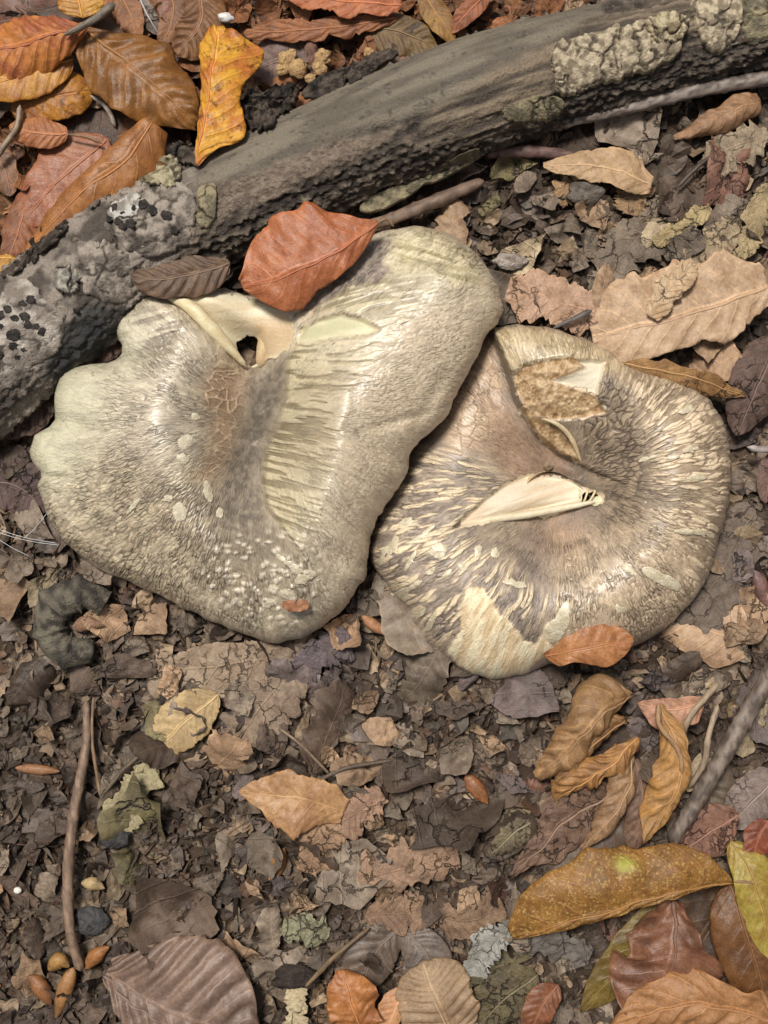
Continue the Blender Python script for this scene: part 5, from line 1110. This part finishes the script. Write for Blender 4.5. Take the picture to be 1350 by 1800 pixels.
while len(placed) < 300 and tries < 9000:
    tries += 1
    x, y = r5.uniform(-15, 1365), r5.uniform(-15, 1815); sz = float(np.clip(r5.lognormal(4.52, .34), 50, 185))
    if blocked(x, y) or any((x - a) ** 2 + (y - b) ** 2 < (.245 * (sz + c)) ** 2 for a, b, c in placed): continue
    placed.append((x, y, sz))
    zn, pal = zone(x, y); cl = pick(pal, r5); whole = r5.random() < (.6 if zn == 'behind the log' else .13)
    pi = int(r5.integers(len(PF))); me = PL[int(r5.integers(len(PL)))] if whole else PF[pi]
    o = bpy.data.objects.new('litter_leaf' if whole else 'leaf_fragment', me); COL.objects.link(o)
    if whole: sz *= 1.25
    z = r5.uniform(12, 32) + (r5.uniform(0, 16) if zn == 'behind the log' else 0)
    X, Y = plan(x, y, z); z += float(ground_h(X, Y)[0]) + 5
    o.location = (X * S, Y * S, z * S); tl = .30
    o.rotation_euler = (r5.normal(0, tl), r5.normal(0, tl), r5.uniform(0, 6.28)); sc_ = sz / 100; o.scale = (sc_, sc_, sc_ * r5.uniform(.7, 1.3))
    c1, c2 = PALS[cl]; v = r5.uniform(.5, 1.08)
    o.color = (*(lin(c1) * v), 1); o['tint'] = [float(q) for q in lin(c2) * v]
    siz = next(n for lim, n in SIZES if sz < lim); shp = 'dead leaf' if whole else ('narrow leaf fragment' if PFD[pi][4] < .62 else 'broken leaf fragment')
    tag(o, '%s %s %s %s' % (siz, cl, shp, zn), 'leaf' if whole else 'leaf fragment', '%s %s %s %s' % (siz, cl, shp.replace('dead leaf', 'dead leave') + 's', zn))

# ------------------------------------------------------------------ crumbs nobody could count
_gx, _gy = np.linspace(-900, 900, 181), np.linspace(-1200, 1200, 241)
_gg = ground_h(*[q.ravel() for q in np.meshgrid(_gx, _gy, indexing='ij')]).reshape(181, 241)
def gh0(X, Y): return _gg[int(np.clip((X + 900) / 10, 0, 180)), int(np.clip((Y + 1200) / 10, 0, 240))]
def build_mulch():
    r = np.random.default_rng(77); N = 34000
    x = np.concatenate([r.uniform(-90, 1440, 25000), r.uniform(-700, 2050, N - 25000)]); y = np.concatenate([r.uniform(-90, 1890, 25000), r.uniform(-700, 2500, N - 25000)])
    size = np.clip(r.lognormal(2.65, .5, N), 6, 52); thin = r.random(N) < .3; asp = np.where(thin, r.uniform(.06, .2, N), r.uniform(.4, 1, N)); size = np.where(thin, size * 1.7, size)
    z0 = r.uniform(-3, 15, N); X, Y = plan(x, y, z0); gh = ground_h(X, Y); z0 = z0 + gh
    k = 8; a = np.arange(k) / k * 2 * np.pi
    rad = .5 * (1 + (r.random((N, k)) - .5) * .75)
    lx = rad * np.cos(a) * size[:, None]; ly = rad * np.sin(a) * (size * asp)[:, None]
    bend = r.normal(0, .35, N)[:, None] / np.maximum(size, 8)[:, None]
    lz = bend * lx * lx + (r.random((N, k)) - .5) * size[:, None] * .22
    L = np.stack([np.column_stack([lx, np.zeros(N)]), np.column_stack([ly, np.zeros(N)]), np.column_stack([lz, (r.random(N) - .3) * size * .15])], axis=2)
    e1, e2, e3 = r.normal(0, .33, N), r.normal(0, .33, N), r.uniform(0, 6.28, N)
    c1, s1, c2, s2, c3, s3 = np.cos(e1), np.sin(e1), np.cos(e2), np.sin(e2), np.cos(e3), np.sin(e3)
    Rm = np.zeros((N, 3, 3))
    Rm[:, 0] = np.column_stack([c3 * c2, c3 * s2 * s1 - s3 * c1, c3 * s2 * c1 + s3 * s1]); Rm[:, 1] = np.column_stack([s3 * c2, s3 * s2 * s1 + c3 * c1, s3 * s2 * c1 - c3 * s1]); Rm[:, 2] = np.column_stack([-s2, c2 * s1, c2 * c1])
    W = np.einsum('nij,nkj->nki', Rm, L) + np.stack([X, Y, z0], axis=1)[:, None]
    V = W.reshape(-1, 3); i0 = np.arange(N)[:, None] * (k + 1)
    F = np.stack([i0 + np.arange(k), i0 + (np.arange(k) + 1) % k, np.broadcast_to(i0 + k, (N, k))], axis=2).reshape(-1, 3)
    pal = lin(np.array([(88, 72, 60), (112, 95, 80), (138, 120, 102), (68, 56, 48), (158, 134, 110), (120, 92, 74), (104, 96, 86)])); w = [.22, .22, .17, .16, .08, .08, .07]
    ci = pal[r.choice(len(pal), N, p=w)]; up = (y < 560 - .55 * x) & (y < 480)
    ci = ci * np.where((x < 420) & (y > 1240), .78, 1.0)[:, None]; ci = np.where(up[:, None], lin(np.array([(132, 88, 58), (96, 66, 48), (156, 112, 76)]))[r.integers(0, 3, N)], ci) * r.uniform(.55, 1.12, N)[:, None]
    Cc = np.repeat(ci, k + 1, axis=0); Vs, Fs, Cs, n0 = [V], [F], [Cc], len(V)
    pr = [proto_fragment(700 + q, 16, 3) for q in range(24)]
    palm = lin(np.array([(126, 110, 96), (148, 130, 112), (102, 87, 75), (170, 147, 121), (132, 118, 110), (84, 70, 60), (188, 164, 134)])); wm = [.22, .22, .16, .13, .13, .08, .06]
    for q in range(4200):
        x_, y_ = r.uniform(-60, 1410), r.uniform(-60, 1860); P_, Q_, T_, _u, _a = pr[q % 24]; sz = float(np.clip(r.lognormal(3.8, .34), 22, 85))
        z_ = r.uniform(0, 17); X_, Y_ = plan(x_, y_, z_); z_ += float(gh0(X_, Y_)); e = r.normal(0, .34, 2); a_ = r.uniform(0, 6.28)
        W_ = P_ * sz; W_ = np.column_stack([W_[:, 0] * math.cos(a_) - W_[:, 1] * math.sin(a_), W_[:, 0] * math.sin(a_) + W_[:, 1] * math.cos(a_), W_[:, 2]]); W_[:, 2] += W_[:, 0] * e[0] + W_[:, 1] * e[1]; W_ += [X_, Y_, z_]
        FF = np.vstack([Q_[:, [0, 1, 2]], Q_[:, [0, 2, 3]], np.array(T_)]) + n0
        cc = palm[r.choice(7, p=wm)]
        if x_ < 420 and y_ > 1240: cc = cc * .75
        if y_ < 560 - .55 * x_ and y_ < 480: cc = lin(np.array([(132, 88, 58), (110, 76, 54), (156, 108, 72)]))[r.integers(0, 3)]
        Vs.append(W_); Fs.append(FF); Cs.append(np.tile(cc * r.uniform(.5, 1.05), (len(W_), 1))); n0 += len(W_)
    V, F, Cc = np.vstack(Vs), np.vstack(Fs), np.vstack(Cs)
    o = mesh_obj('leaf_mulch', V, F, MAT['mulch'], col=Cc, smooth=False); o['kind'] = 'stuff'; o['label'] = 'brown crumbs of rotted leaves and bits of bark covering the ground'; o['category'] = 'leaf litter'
build_mulch()
def outer_leaves():
    """dead leaves carpeting the ground beyond the frame, one mass"""
    r = np.random.default_rng(99); Vs, Fs, Cs, n = [], [], [], 0
    pr = [proto_fragment(300 + k, 16, 3) for k in range(22)]
    pal = lin(np.array([(168, 112, 72), (136, 120, 106), (98, 80, 68), (192, 160, 128), (136, 98, 82)]))
    while len(Vs) < 4600:
        k_ = 1 if len(Vs) < 2600 else 2.2; x, y = 675 + r.uniform(-1500, 1500) * k_, 900 + r.uniform(-1700, 1700) * k_
        if -60 < x < 1410 and -60 < y < 1860: continue
        V, q, t, _, _a = pr[int(r.integers(22))]; sz = r.uniform(60, 170) * (1 + .35 * (k_ > 1)); a = r.uniform(0, 6.28); X, Y = plan(x, y, 10)
        W = V * sz; W = np.column_stack([W[:, 0] * math.cos(a) - W[:, 1] * math.sin(a) + X, W[:, 0] * math.sin(a) + W[:, 1] * math.cos(a) + Y, W[:, 2] + r.uniform(8, 26) + W[:, 0] * r.normal(0, .2)])
        Vs.append(W); q = np.asarray(q); Fs.append(np.vstack([q[:, [0, 1, 2]], q[:, [0, 2, 3]], np.array(t)]) + n); Cs.append(np.tile(pal[int(r.integers(5))] * r.uniform(.7, 1.2), (len(W), 1))); n += len(W)
    o = mesh_obj('leaf_carpet', np.vstack(Vs), np.vstack(Fs), MAT['mulch'], col=np.vstack(Cs)); o['kind'] = 'stuff'; o['label'] = 'carpet of dead brown leaves reaching away on all sides'; o['category'] = 'leaf litter'
outer_leaves()
